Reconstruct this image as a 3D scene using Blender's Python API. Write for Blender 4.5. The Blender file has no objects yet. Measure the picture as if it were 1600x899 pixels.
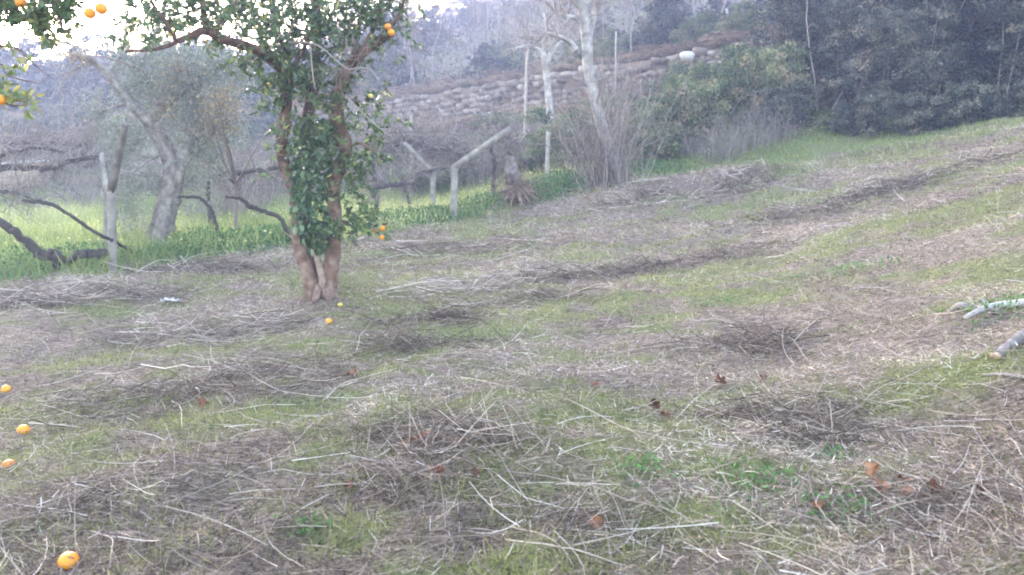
import bpy, math, random
import numpy as np
from mathutils import Vector

random.seed(7)
RNG = np.random.default_rng(7)
SC = bpy.context.scene
COL = SC.collection

# ------------------------------------------------------------------ camera
CAM_H = 1.6
PITCH = math.radians(7.9)
FPX = 1256.0
cam_d = bpy.data.cameras.new('camera')
cam = bpy.data.objects.new('camera', cam_d)
COL.objects.link(cam)
cam.location = (0, 0, CAM_H)
cam.rotation_euler = (math.pi / 2 - PITCH, 0, 0)
cam_d.sensor_width = 36.0
cam_d.lens = 36.0 * FPX / 1600.0
cam_d.clip_start = 0.05
cam_d.clip_end = 3000
cam_d.dof.use_dof = True
cam_d.dof.focus_distance = 6.5
cam_d.dof.aperture_fstop = 2.6
SC.camera = cam

# ------------------------------------------------------------------ light
SUN_EL, SUN_AZ = math.radians(15), math.radians(-31)      # azimuth from +Y, negative = left
world = bpy.data.worlds.new('World')
SC.world = world
world.use_nodes = True
nt = world.node_tree
nt.nodes.clear()
wo = nt.nodes.new('ShaderNodeOutputWorld')
bg = nt.nodes.new('ShaderNodeBackground')
sky = nt.nodes.new('ShaderNodeTexSky')
sky.sky_type = 'NISHITA'
sky.sun_disc = False
sky.sun_elevation = SUN_EL
sky.sun_rotation = SUN_AZ
sky.dust_density = 2.5
sky.air_density = 1.2
sky.ozone_density = 1.2
bg.inputs['Strength'].default_value = 0.15
hs = nt.nodes.new('ShaderNodeHueSaturation')      # thin high cloud: a paler, less blue sky
hs.inputs['Saturation'].default_value = 0.80
mt_ = nt.nodes.new('ShaderNodeMix')
mt_.data_type = 'RGBA'
mt_.blend_type = 'MULTIPLY'
mt_.inputs[0].default_value = 1.0
mt_.inputs[7].default_value = (1.055, 0.99, 1.0, 1)
nt.links.new(sky.outputs[0], hs.inputs['Color'])
nt.links.new(hs.outputs[0], mt_.inputs[6])
nt.links.new(mt_.outputs[2], bg.inputs['Color'])
nt.links.new(bg.outputs[0], wo.inputs[0])
sd = bpy.data.lights.new('sun', 'SUN')
sd.energy = 1.2
sd.angle = math.radians(25)
sd.color = (1.0, 0.94, 0.86)
sun = bpy.data.objects.new('sun', sd)
COL.objects.link(sun)
sdir = Vector((math.sin(SUN_AZ) * math.cos(SUN_EL), math.cos(SUN_AZ) * math.cos(SUN_EL), math.sin(SUN_EL)))
sun.rotation_euler = sdir.to_track_quat('Z', 'Y').to_euler()
SC.view_settings.view_transform = 'Standard'
SC.view_settings.look = 'None'
SC.view_settings.exposure = 3.45
SC.view_settings.gamma = 1.0
SC.cycles.use_denoising = True
SC.cycles.max_bounces = 5
SC.cycles.diffuse_bounces = 3
SC.cycles.glossy_bounces = 1
SC.cycles.transmission_bounces = 3
SC.cycles.volume_bounces = 1
SC.cycles.filter_width = 1.9

# ------------------------------------------------------------------ pixel -> world
CP, SP = math.cos(PITCH), math.sin(PITCH)


def P(px, py, Y):
    u = (px - 800.0) / FPX
    v = -(py - 449.5) / FPX
    d = np.array([u, CP + v * SP, -SP + v * CP])
    t = Y / d[1]
    return np.array([0, 0, CAM_H]) + d * t


# ------------------------------------------------------------------ noise
_TAB = np.random.default_rng(3).random((8, 257, 257))
_TAB[:, 256, :] = _TAB[:, 0, :]
_TAB[:, :, 256] = _TAB[:, :, 0]


def vnoise(x, y, k=0):
    x = np.asarray(x, float) % 256
    y = np.asarray(y, float) % 256
    xi = np.floor(x).astype(int) % 256
    yi = np.floor(y).astype(int) % 256
    fx = x - np.floor(x)
    fy = y - np.floor(y)
    fx = fx * fx * (3 - 2 * fx)
    fy = fy * fy * (3 - 2 * fy)
    T = _TAB[k % 8]
    return (T[xi, yi] * (1 - fx) + T[xi + 1, yi] * fx) * (1 - fy) + (T[xi, yi + 1] * (1 - fx) + T[xi + 1, yi + 1] * fx) * fy


def fbm(x, y, s, k=0, o=3):
    r = 0
    a = 1.0
    tot = 0
    for i in range(o):
        r = r + a * vnoise(np.asarray(x) * s * 2 ** i + 13.7 * i, np.asarray(y) * s * 2 ** i + 5.1 * i, k + i)
        tot += a
        a *= 0.55
    return r / tot


def sstep(x, a, b):
    t = np.clip((x - a) / (b - a), 0, 1)
    return t * t * (3 - 2 * t)


# ------------------------------------------------------------------ terrain
class TPS:
    def __init__(s, pts, lam=0.02):
        p = np.array(pts, float)
        s.xy = p[:, :2]
        n = len(p)
        K = s.k(s.xy, s.xy) + lam * np.eye(n)
        A = np.zeros((n + 3, n + 3))
        A[:n, :n] = K
        A[:n, n] = 1
        A[:n, n + 1:] = s.xy
        A[n, :n] = 1
        A[n + 1:, :n] = s.xy.T
        b = np.zeros(n + 3)
        b[:n] = p[:, 2]
        s.w = np.linalg.solve(A, b)

    @staticmethod
    def k(a, b):
        # biharmonic-ish linear kernel: never overshoots much
        d = np.sqrt(((a[:, None, :] - b[None, :, :]) ** 2).sum(-1) + 2.0)
        return -d

    def __call__(s, x, y):
        x = np.asarray(x, float)
        y = np.asarray(y, float)
        sh = np.broadcast(x, y).shape
        q = np.stack([np.broadcast_to(x, sh).ravel(), np.broadcast_to(y, sh).ravel()], 1)
        out = np.empty(len(q))
        for i in range(0, len(q), 50000):
            c = q[i:i + 50000]
            out[i:i + 50000] = s.k(c, s.xy) @ s.w[:-3] + s.w[-3] + c @ s.w[-2:]
        return out.reshape(sh)


gp = []
for (px, py, Y) in [
    (0, 899, 3.1), (400, 899, 3.06), (800, 899, 3.06), (1200, 899, 2.95), (1600, 899, 2.8),
    (0, 672, 5.6), (0, 609, 7.2), (400, 672, 5.1), (400, 600, 6.5), (800, 672, 4.9), (800, 600, 6.2),
    (1200, 700, 4.4), (1600, 700, 3.9), (1200, 580, 6.2), (1600, 545, 5.4), (1600, 400, 8.2), (1600, 300, 12),
    (1600, 190, 20), (1350, 232, 22.5), (1200, 500, 8.2), (1200, 400, 12), (1200, 320, 17),
    (495, 465, 10.8), (176, 428, 13), (0, 440, 12.2), (0, 400, 16), (300, 400, 15.5), (0, 325, 28), (400, 325, 28), (250, 380, 17),
    (600, 380, 16.5), (700, 345, 20.4), (920, 295, 21.5), (830, 330, 20), (800, 450, 11.3), (800, 400, 14.5), (1000, 450, 10.6), (1000, 350, 17),
    (980, 278, 23), (1130, 262, 23.5), (550, 325, 26), (700, 320, 26), (855, 275, 24.5), (1000, 250, 26), (1200, 200, 26), (1060, 200, 29),
    (600, 210, 44.7), (700, 200, 41.8), (900, 175, 37), (1050, 150, 34), (1240, 115, 31), (800, 215, 34), (600, 270, 36), (200, 270, 36), (0, 270, 36),
]:
    gp.append(tuple(P(px, py, Y)))
gp += [(-20, 46, 3.9), (-40, 46, 3.9), (-60, 46, 4.0), (-14, 2, -0.5), (-20, 12, -0.3), (-30, 25, 0.1), (-5, -6, -0.2), (0, 0, 0), (0, -6, 0), (5, -6, 0.6),
       (3, 0, 0.25), (10, 2, 1.6), (20, 8, 3.6), (20, 20, 4.2), (15, 26, 3.6), (16, 30, 5.4), (25, 29, 6.4), (40, 28, 9), (60, 28, 12), (30, 10, 6), (-60, 10, -1), (60, 5, 12), (-3, 2, -0.1), (40, -6, 8), (-40, -6, -1.5)]
TG = TPS(gp)


def wall_y(x):
    x = np.asarray(x, float)
    c = np.clip(x, -9.0, 14.0)
    return 45 - 0.77 * (c + 7.2) - 0.02 * (x - c)


def wall_top(x):
    return np.interp(x, [-60, -16, -7.2, -3.3, 3, 6.8, 10.9, 20, 60], [5.4, 5.4, 5.54, 5.78, 6.25, 6.45, 6.87, 8.0, 14])


hp = []
for x in (-60, -35, -16, -7.2, -3, 3, 7, 11, 20, 35, 60):
    hp.append((x, float(wall_y(x)), float(wall_top(x))))
for (px, py, Y) in [(620, 142, 55), (760, 120, 52), (900, 62, 58), (1050, 50, 48), (1200, 22, 48), (900, -60, 100), (1200, -150, 100), (1600, -200, 90),
                    (100, 190, 62), (400, 170, 65), (0, 188, 62), (100, 178, 100), (300, 178, 100), (480, 165, 110), (640, 100, 120), (780, 20, 120), (1000, -150, 160)]:
    hp.append(tuple(P(px, py, Y)))
hp += [(-150, 60, 6), (-150, 150, 8), (-60, 200, 14), (0, 260, 50), (80, 260, 110), (160, 260, 140), (160, 60, 50), (-150, 300, 10), (-30, 320, 20), (80, 60, 26), (-90, 110, 8)]
TH = TPS(hp)


def bumps(x, y):
    f = sstep(-np.asarray(y, float), -30, -18)
    b = (fbm(x, y, 0.9, 1) - 0.5) * 0.22 + (fbm(np.asarray(x) + 0.5 * np.asarray(y), y, 2.6, 3) - 0.5) * 0.12
    hum = 0.45 * np.exp(-(((x - 5.2) / 2.2) ** 2 + ((y - 20.5) / 1.1) ** 2))
    return b * (0.35 + 0.65 * f) + hum


def H(x, y):
    return TG(x, y) + bumps(x, y)


def HH(x, y):
    return TH(x, y) + (fbm(x, y, 0.12, 2) - 0.5) * 1.2 * sstep(np.asarray(y) - wall_y(x), 0, 6)


def HA(x, y):
    return np.where(np.asarray(y) > wall_y(x), HH(x, y), H(x, y))


def G(px, py, far=60.0):
    """the point of the ground that this line of sight meets"""
    u = (px - 800.0) / FPX
    v = -(py - 449.5) / FPX
    d = np.array([u, CP + v * SP, -SP + v * CP])
    d = d / d[1]
    Y = np.geomspace(2.0, far, 700)
    x = d[0] * Y
    z = CAM_H + d[2] * Y
    h = HA(x, Y)
    w = np.nonzero(z < h)[0]
    i = w[0] if len(w) else len(Y) - 1
    return np.array([x[i], Y[i], h[i]])


# ------------------------------------------------------------------ mesh helpers
class Geo:
    def __init__(s):
        s.V, s.F, s.T, s.n = [], [], [], 0

    def add(s, V, F, T=0.5):
        V = np.asarray(V, float).reshape(-1, 3)
        F = np.asarray(F, int)
        s.V.append(V)
        s.F.append(F + s.n)
        s.T.append(np.broadcast_to(np.asarray(T, float), (len(F),)).copy())
        s.n += len(V)
        return s

    def mesh(s, name, mat, origin=(0, 0, 0), smooth=False):
        V = np.concatenate(s.V) - np.asarray(origin, float)
        me = bpy.data.meshes.new(name)
        me.vertices.add(len(V))
        me.vertices.foreach_set('co', V.astype(np.float32).ravel())
        loops = np.concatenate([f.ravel() for f in s.F])
        tot = np.concatenate([np.full(len(f), f.shape[1]) for f in s.F])
        start = np.concatenate([[0], np.cumsum(tot)[:-1]])
        me.loops.add(len(loops))
        me.loops.foreach_set('vertex_index', loops.astype(np.int32))
        me.polygons.add(len(tot))
        me.polygons.foreach_set('loop_start', start.astype(np.int32))
        me.polygons.foreach_set('loop_total', tot.astype(np.int32))
        me.update(calc_edges=True)
        a = me.attributes.new('tint', 'FLOAT', 'FACE')
        a.data.foreach_set('value', np.concatenate(s.T).astype(np.float32))
        if smooth:
            me.polygons.foreach_set('use_smooth', np.ones(len(tot), bool))
        me.materials.append(mat)
        me.validate()
        return me

    def build(s, name, mat, parent=None, origin=None, smooth=False):
        if origin is None:
            origin = parent.location if parent is not None else (0, 0, 0)
        me = s.mesh(name, mat, origin, smooth)
        o = bpy.data.objects.new(name, me)
        COL.objects.link(o)
        if parent is not None:
            o.parent = parent
        else:
            o.location = tuple(origin)
        return o


def tag(o, label=None, cat=None, group=None, kind=None):
    if label:
        o['label'] = label
    if cat:
        o['category'] = cat
    if group:
        o['group'] = group
    if kind:
        o['kind'] = kind
    return o


def thing(name, loc, label, cat, group=None):
    o = bpy.data.objects.new(name, None)
    COL.objects.link(o)
    o.empty_display_size = 0.2
    o.location = tuple(float(v) for v in loc)
    return tag(o, label, cat, group)


def dup(root, loc, rz=0.0, sc=1.0, label=None):
    r = root.copy()
    COL.objects.link(r)
    r.location = tuple(loc)
    r.rotation_euler = (0, 0, rz)
    r.scale = (sc, sc, sc) if not hasattr(sc, '__len__') else sc
    if label:
        r['label'] = label
    for ch in list(root.children):
        c = ch.copy()
        COL.objects.link(c)
        c.parent = r
    return r


def norm(v):
    return v / (np.linalg.norm(v, axis=-1, keepdims=True) + 1e-9)


def tubes(C, R, sides=4, rot=0.0, cap=True):
    """C (K,S,3) centre lines, R (K,S) radii -> V, quads, end caps"""
    C = np.asarray(C, float)
    if C.ndim == 2:
        C = C[None]
    R = np.asarray(R, float)
    if R.ndim == 1:
        R = R[None]
    K, S, _ = C.shape
    R = np.broadcast_to(R, (K, S))
    T = norm(np.gradient(C, axis=1))
    m = np.abs(T.mean(1))
    ref = np.eye(3)[np.argmin(m, axis=1)][:, None, :]
    U = norm(np.cross(T, ref))
    W = np.cross(T, U)
    a = rot + np.arange(sides) * 2 * np.pi / sides
    V = C[:, :, None, :] + R[:, :, None, None] * (np.cos(a)[None, None, :, None] * U[:, :, None, :] + np.sin(a)[None, None, :, None] * W[:, :, None, :])
    idx = np.arange(K * S * sides).reshape(K, S, sides)
    A = idx[:, :-1, :]
    B = idx[:, 1:, :]
    A2 = np.roll(A, -1, 2)
    B2 = np.roll(B, -1, 2)
    F = np.stack([A, A2, B2, B], -1).reshape(-1, 4)
    caps = np.concatenate([idx[:, 0, ::-1], idx[:, -1, :]]) if cap else None
    return V.reshape(-1, 3), F, caps


def add_tubes(g, C, R, sides=4, T=0.5, rot=0.0, cap=True):
    C = np.asarray(C, float)
    if C.ndim == 2:
        C = C[None]
    K, S = C.shape[:2]
    V, F, caps = tubes(C, R, sides, rot, cap)
    T = np.broadcast_to(np.asarray(T, float), (K,))
    if cap and sides > 2:
        g.add(V, F, np.repeat(T, (S - 1) * sides))
        g.V.append(np.zeros((0, 3)))
        g.F.append(caps + g.n - len(V))
        g.T.append(np.concatenate([T, T]))
    else:
        g.add(V, F, np.repeat(T, (S - 1) * sides))


def ribbons(g, p, d, L, w, T, bend=0.2, S=3, rng=RNG, taper=0.3):
    """K flat curved blades"""
    K = len(p)
    d = norm(d)
    t = np.linspace(0, 1, S)[None, :, None]
    b = norm(rng.normal(size=(K, 3))) * bend
    L = np.broadcast_to(L, (K,))[:, None, None]
    C = p[:, None, :] + d[:, None, :] * t * L + b[:, None, :] * (t ** 2) * L
    side = norm(np.cross(d, rng.normal(size=(K, 3))))[:, None, :]
    wt = (1 - (1 - taper) * t) * np.broadcast_to(w, (K,))[:, None, None] * 0.5
    V = np.stack([C - side * wt, C + side * wt], 2)
    idx = np.arange(K * S * 2).reshape(K, S, 2)
    F = np.stack([idx[:, :-1, 0], idx[:, :-1, 1], idx[:, 1:, 1], idx[:, 1:, 0]], -1).reshape(-1, 4)
    g.add(V.reshape(-1, 3), F, np.repeat(np.broadcast_to(T, (K,)), S - 1))


def leaves(g, p, d, L, w, T, rng=RNG, fold=0.35, fine=True, flat=1.0):
    """K leaves with a spine fold; base p, direction d"""
    K = len(p)
    d = norm(d)
    L = np.broadcast_to(L, (K,))[:, None]
    w = np.broadcast_to(w, (K,))[:, None] * 0.5
    s = norm(np.cross(d, rng.normal(size=(K, 3)) * flat + np.array([0, 0, 0.6])))
    n = np.cross(s, d)
    if fine:
        droop = -n * L * 0.15
        pts = [p, p + d * L * .3 + s * w + n * w * fold, p + d * L * .7 + s * w * .8 + n * w * fold + droop * .4, p + d * L + droop,
               p + d * L * .7 - s * w * .8 + n * w * fold + droop * .4, p + d * L * .3 - s * w + n * w * fold]
        V = np.stack(pts, 1)
        i = np.arange(K)[:, None] * 6
        F = np.concatenate([i + np.array([[0, 1, 2, 3]]), i + np.array([[0, 3, 4, 5]])], 1).reshape(-1, 4)
        g.add(V.reshape(-1, 3), F, np.repeat(np.broadcast_to(T, (K,)), 2))
    else:
        V = np.stack([p, p + d * L * .5 + s * w + n * w * fold, p + d * L, p + d * L * .5 - s * w + n * w * fold], 1)
        F = np.arange(K * 4).reshape(K, 4)
        g.add(V.reshape(-1, 3), F, np.broadcast_to(T, (K,)))


def spline(pts, n, rad=None):
    """Catmull-Rom through points, n samples; radii interpolated too"""
    p = np.asarray(pts, float)
    q = np.concatenate([[2 * p[0] - p[1]], p, [2 * p[-1] - p[-2]]])
    t = np.linspace(0, len(p) - 1 - 1e-6, n)
    i = t.astype(int)
    f = (t - i)[:, None]
    a, b, c, d = q[i], q[i + 1], q[i + 2], q[i + 3]
    out = 0.5 * ((2 * b) + (-a + c) * f + (2 * a - 5 * b + 4 * c - d) * f ** 2 + (-a + 3 * b - 3 * c + d) * f ** 3)
    if rad is None:
        return out
    return out, np.interp(t, np.arange(len(p)), rad)


def limb(g, pts, rad, n=24, sides=9, rough=0.12, T=0.5, rng=RNG, wob=0.0):
    """a woody limb with uneven girth"""
    C, R = spline(pts, n, rad)
    if wob:
        C = C + rng.normal(size=C.shape) * wob * R[:, None]
    V, F, caps = tubes(C, R, sides)
    V = V.reshape(n, sides, 3)
    k = 1 + rough * rng.normal(size=(n, sides, 1)) * 0.6 + rough * np.sin(np.arange(sides) * 2.1)[None, :, None]
    V = C[:, None, :] + (V - C[:, None, :]) * k
    g.add(V.reshape(-1, 3), F, T)
    g.V.append(np.zeros((0, 3)))
    g.F.append(caps + g.n - n * sides)
    g.T.append(np.full(2, float(np.mean(T))))
    return C, R


def branchlets(rng, starts, dirs, L, r, S=4, wander=0.25, up=0.0, tip=0.25):
    """K random twigs -> C, R"""
    K = len(starts)
    L = np.broadcast_to(L, (K,))
    d = norm(np.asarray(dirs, float))
    C = np.empty((K, S, 3))
    C[:, 0] = starts
    for i in range(1, S):
        d = norm(d + rng.normal(size=(K, 3)) * wander + np.array([0, 0, up]))
        C[:, i] = C[:, i - 1] + d * (L / (S - 1))[:, None]
    R = np.broadcast_to(r, (K,))[:, None] * np.linspace(1, tip, S)[None, :]
    return C, R


def along(rng, C, K, lo=0.25, hi=1.0):
    """K random points (and tangents) on the polylines C (N,S,3)"""
    N, S, _ = C.shape
    i = rng.integers(0, N, K)
    t = (lo + (hi - lo) * rng.random(K)) * (S - 1)
    j = np.minimum(t.astype(int), S - 2)
    f = (t - j)[:, None]
    p = C[i, j] * (1 - f) + C[i, j + 1] * f
    d = norm(C[i, j + 1] - C[i, j])
    return p, d


# ------------------------------------------------------------------ materials
def mat_ramp(name, stops, rough=0.75, transl=0.0, vary=0.25, scale=6.0, bump=0.0, bscale=40.0, coord='Object', spec=0.3):
    """colour from the per-face tint + soft noise"""
    m = bpy.data.materials.new(name)
    m.use_nodes = True
    t = m.node_tree
    t.nodes.clear()
    N = t.nodes.new
    out = N('ShaderNodeOutputMaterial')
    b = N('ShaderNodeBsdfPrincipled')
    at = N('ShaderNodeAttribute')
    at.attribute_name = 'tint'
    tc = N('ShaderNodeTexCoord')
    no = N('ShaderNodeTexNoise')
    no.inputs['Scale'].default_value = scale
    no.inputs['Detail'].default_value = 5
    t.links.new(tc.outputs[coord], no.inputs['Vector'])
    ma = N('ShaderNodeMath')
    ma.operation = 'MULTIPLY_ADD'
    ma.inputs[1].default_value = vary
    t.links.new(no.outputs['Fac'], ma.inputs[0])
    mb = N('ShaderNodeMath')
    mb.operation = 'SUBTRACT'
    mb.inputs[1].default_value = vary * 0.5
    t.links.new(at.outputs['Fac'], mb.inputs[0])
    t.links.new(mb.outputs[0], ma.inputs[2])
    r = N('ShaderNodeValToRGB')
    e = r.color_ramp.elements
    while len(e) < len(stops):
        e.new(0.5)
    for el, (p, c) in zip(e, stops):
        el.position = p
        el.color = (*c, 1)
    t.links.new(ma.outputs[0], r.inputs[0])
    t.links.new(r.outputs[0], b.inputs['Base Color'])
    b.inputs['Roughness'].default_value = rough
    b.inputs['Specular IOR Level'].default_value = spec
    if bump:
        n2 = N('ShaderNodeTexNoise')
        n2.inputs['Scale'].default_value = bscale
        n2.inputs['Detail'].default_value = 6
        t.links.new(tc.outputs[coord], n2.inputs['Vector'])
        bu = N('ShaderNodeBump')
        bu.inputs['Strength'].default_value = bump
        bu.inputs['Distance'].default_value = 0.03
        t.links.new(n2.outputs['Fac'], bu.inputs['Height'])
        t.links.new(bu.outputs[0], b.inputs['Normal'])
    if transl:
        tr = N('ShaderNodeBsdfTranslucent')
        t.links.new(r.outputs[0], tr.inputs['Color'])
        mx = N('ShaderNodeMixShader')
        mx.inputs[0].default_value = transl
        t.links.new(b.outputs[0], mx.inputs[1])
        t.links.new(tr.outputs[0], mx.inputs[2])
        t.links.new(mx.outputs[0], out.inputs[0])
    else:
        t.links.new(b.outputs[0], out.inputs[0])
    return m


M = {}
M['straw'] = mat_ramp('dry_straw', [(0, (.042, .030, .023)), (.35, (.14, .102, .077)), (.65, (.33, .26, .195)), (.88, (.54, .455, .355)), (1, (.76, .69, .58))], vary=.2, scale=3)
M['stem'] = mat_ramp('dry_stem', [(0, (.055, .038, .029)), (.4, (.16, .12, .095)), (.75, (.37, .31, .25)), (1, (.68, .62, .54))], vary=.35, scale=25)
M['grass'] = mat_ramp('grass_blades', [(0, (.07, .085, .035)), (.4, (.165, .19, .062)), (.75, (.30, .33, .115)), (1, (.44, .44, .20))], transl=.25, vary=.15, scale=2)
M['meadow'] = mat_ramp('meadow_grass', [(0, (.06, .11, .04)), (.45, (.165, .23, .07)), (.8, (.32, .375, .125)), (1, (.52, .53, .24))], transl=.3, vary=.2, scale=.7)
M['herb'] = mat_ramp('green_herb', [(0, (.03, .075, .025)), (.5, (.07, .16, .05)), (1, (.14, .26, .08))], transl=.25, vary=.2)
M['orange_leaf'] = mat_ramp('citrus_leaf', [(0, (.04, .07, .03)), (.45, (.09, .15, .06)), (.85, (.19, .25, .09)), (1, (.36, .34, .10))], rough=.38, transl=.25, vary=.2, spec=.5)
M['ivy'] = mat_ramp('ivy_leaf', [(0, (.035, .075, .035)), (.6, (.09, .155, .07)), (1, (.20, .26, .11))], rough=.35, vary=.2, spec=.5, transl=.12)
M['olive'] = mat_ramp('olive_leaf', [(0, (.11, .13, .10)), (.6, (.25, .28, .22)), (1, (.42, .44, .36))], transl=.2, vary=.2)
M['yellow_leaf'] = mat_ramp('yellowing_leaf', [(0, (.20, .18, .12)), (.6, (.33, .26, .15)), (1, (.46, .34, .17))], transl=.3)
M['evergreen'] = mat_ramp('evergreen_leaf', [(0, (.018, .028, .028)), (.4, (.058, .076, .060)), (.75, (.16, .17, .12)), (1, (.34, .29, .21))], transl=.12, vary=.3, scale=.8, coord='Object')
M['bramble'] = mat_ramp('bramble_leaf', [(0, (.045, .075, .035)), (.5, (.13, .175, .075)), (.85, (.29, .285, .15)), (1, (.38, .28, .17))], transl=.2, vary=.35, scale=1.2)
M['russet'] = mat_ramp('russet_fern', [(0, (.10, .07, .045)), (.5, (.26, .19, .13)), (1, (.44, .35, .24))], transl=.15, vary=.3, scale=1.0)
M['twig'] = mat_ramp('grey_twig', [(0, (.07, .055, .05)), (.5, (.20, .165, .145)), (1, (.44, .39, .35))], vary=.3, scale=4)
M['bark'] = mat_ramp('orange_bark', [(0, (.075, .042, .032)), (.5, (.19, .12, .09)), (1, (.33, .26, .21))], vary=1.9, scale=9, bump=.8, bscale=45)
M['olive_bark'] = mat_ramp('olive_bark', [(0, (.09, .075, .07)), (.5, (.24, .21, .19)), (1, (.42, .39, .36))], vary=1.9, scale=7, bump=.9, bscale=30)
M['pale_bark'] = mat_ramp('pale_lichen_bark', [(0, (.11, .095, .085)), (.5, (.28, .255, .235)), (1, (.52, .50, .46))], vary=1.9, scale=5, bump=.8, bscale=25)
M['vine_bark'] = mat_ramp('vine_bark', [(0, (.035, .028, .026)), (.5, (.085, .068, .06)), (1, (.17, .14, .125))], vary=.8, scale=18, bump=.9, bscale=60)
M['concrete'] = mat_ramp('weathered_concrete', [(0, (.13, .118, .10)), (.5, (.27, .25, .215)), (1, (.42, .40, .36))], vary=1.6, scale=6, bump=.5, bscale=60, rough=.9)
M['wood'] = mat_ramp('grey_wood', [(0, (.12, .10, .09)), (.5, (.27, .24, .21)), (1, (.44, .40, .36))], vary=.7, scale=12, bump=.6, bscale=60)
M['cutwood'] = mat_ramp('fresh_cut_wood', [(0, (.30, .20, .13)), (1, (.58, .44, .30))], vary=.5, scale=30)
M['stone'] = mat_ramp('granite_stone', [(0, (.11, .088, .067)), (.5, (.26, .215, .17)), (.8, (.42, .385, .33)), (1, (.56, .54, .49))], vary=.4, scale=3.5, bump=.7, bscale=18, rough=.9)
M['deadleaf'] = mat_ramp('dead_leaf', [(0, (.06, .03, .02)), (.5, (.21, .085, .045)), (1, (.38, .20, .11))], vary=.5, scale=20, transl=.15)
M['peel'] = mat_ramp('orange_peel', [(0, (.60, .17, .01)), (.5, (.82, .30, .012)), (.85, (.9, .42, .03)), (1, (.62, .58, .12))], vary=.2, scale=12, bump=.25, bscale=160, rough=.42, spec=.5)
M['white'] = mat_ramp('white_scrap', [(0, (.5, .5, .5)), (1, (.8, .8, .8))], vary=.3, scale=15, rough=.6)
M['flower'] = mat_ramp('yellow_flower', [(0, (.55, .52, .12)), (1, (.75, .72, .45))], transl=.2)


def mat_ground():
    m = bpy.data.materials.new('mown_ground')
    m.use_nodes = True
    t = m.node_tree
    b = t.nodes['Principled BSDF']
    N = t.nodes.new
    L = t.links.new
    tc = N('ShaderNodeTexCoord')
    at = N('ShaderNodeAttribute')
    at.attribute_name = 'green'
    n1 = N('ShaderNodeTexNoise')
    n1.inputs['Scale'].default_value = 1.6
    n1.inputs['Detail'].default_value = 8
    n2 = N('ShaderNodeTexNoise')
    n2.inputs['Scale'].default_value = 28
    n2.inputs['Detail'].default_value = 8
    mp = N('ShaderNodeMapping')
    mp.inputs['Rotation'].default_value = (0, 0, 0.35)
    mp.inputs['Scale'].default_value = (8, 45, 20)
    n3 = N('ShaderNodeTexNoise')
    n3.inputs['Scale'].default_value = 1.0
    n3.inputs['Detail'].default_value = 6
    n3.inputs['Distortion'].default_value = 0.8
    L(tc.outputs['Object'], n1.inputs['Vector'])
    L(tc.outputs['Object'], n2.inputs['Vector'])
    L(tc.outputs['Object'], mp.inputs['Vector'])
    L(mp.outputs[0], n3.inputs['Vector'])
    r1 = N('ShaderNodeValToRGB')
    e = r1.color_ramp.elements
    e[0].position, e[0].color = .30, (.065, .046, .038, 1)
    e[1].position, e[1].color = .68, (.33, .265, .22, 1)
    k = e.new(.5)
    k.color = (.18, .143, .115, 1)
    L(n3.outputs['Fac'], r1.inputs[0])
    r2 = N('ShaderNodeValToRGB')
    e = r2.color_ramp.elements
    e[0].position, e[0].color = .3, (.06, .07, .028, 1)
    e[1].position, e[1].color = .75, (.24, .26, .11, 1)
    L(n2.outputs['Fac'], r2.inputs[0])
    ad = N('ShaderNodeMath')
    ad.operation = 'ADD'
    L(at.outputs['Fac'], ad.inputs[0])
    su = N('ShaderNodeMath')
    su.operation = 'MULTIPLY_ADD'
    su.inputs[1].default_value = .8
    su.inputs[2].default_value = -.4
    L(n1.outputs['Fac'], su.inputs[0])
    L(su.outputs[0], ad.inputs[1])
    mx = N('ShaderNodeMix')
    mx.data_type = 'RGBA'
    cl = N('ShaderNodeClamp')
    L(ad.outputs[0], cl.inputs[0])
    L(cl.outputs[0], mx.inputs[0])
    L(r1.outputs[0], mx.inputs[6])
    L(r2.outputs[0], mx.inputs[7])
    L(mx.outputs[2], b.inputs['Base Color'])
    b.inputs['Roughness'].default_value = .95
    b.inputs['Specular IOR Level'].default_value = .1
    bu = N('ShaderNodeBump')
    bu.inputs['Strength'].default_value = .8
    bu.inputs['Distance'].default_value = .05
    L(n3.outputs['Fac'], bu.inputs['Height'])
    L(bu.outputs[0], b.inputs['Normal'])
    return m


M['ground'] = mat_ground()


def EDGE(x):
    return np.interp(x, [-30, -7.8, -6.4, -6.0, -4.8, -3.3, -1.6, 2.0, 3.5, 12, 16], [11.5, 12.2, 13.0, 15.0, 16.7, 17.8, 20.6, 22.6, 23.3, 21.5, 20])


# ------------------------------------------------------------------ greenness of the sward
def green(x, y):
    x = np.asarray(x, float)
    y = np.asarray(y, float)
    g = sstep(.55 * fbm(x + 0.35 * y, y * 1.5, 0.5, 4, 4) + .45 * fbm(x, y * 1.6, 2.6, 1, 3), 0.44, 0.60) * 0.9
    mead = sstep(y - EDGE(x), -.3, 1.0) * sstep(-y, -34, -30)
    return np.clip(np.maximum(g, mead), 0, 1)


def grid_mesh(name, X, Y, Z, mat, kind):
    ny, nx = X.shape
    V = np.stack([X, Y, Z], -1).reshape(-1, 3)
    i = np.arange(ny * nx).reshape(ny, nx)
    F = np.stack([i[:-1, :-1], i[:-1, 1:], i[1:, 1:], i[1:, :-1]], -1).reshape(-1, 4)
    g = Geo().add(V, F, .5)
    o = g.build(name, mat, smooth=True)
    a = o.data.attributes.new('green', 'FLOAT', 'POINT')
    a.data.foreach_set('value', green(V[:, 0], V[:, 1]).astype(np.float32))
    tag(o, kind='structure')
    return o


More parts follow.
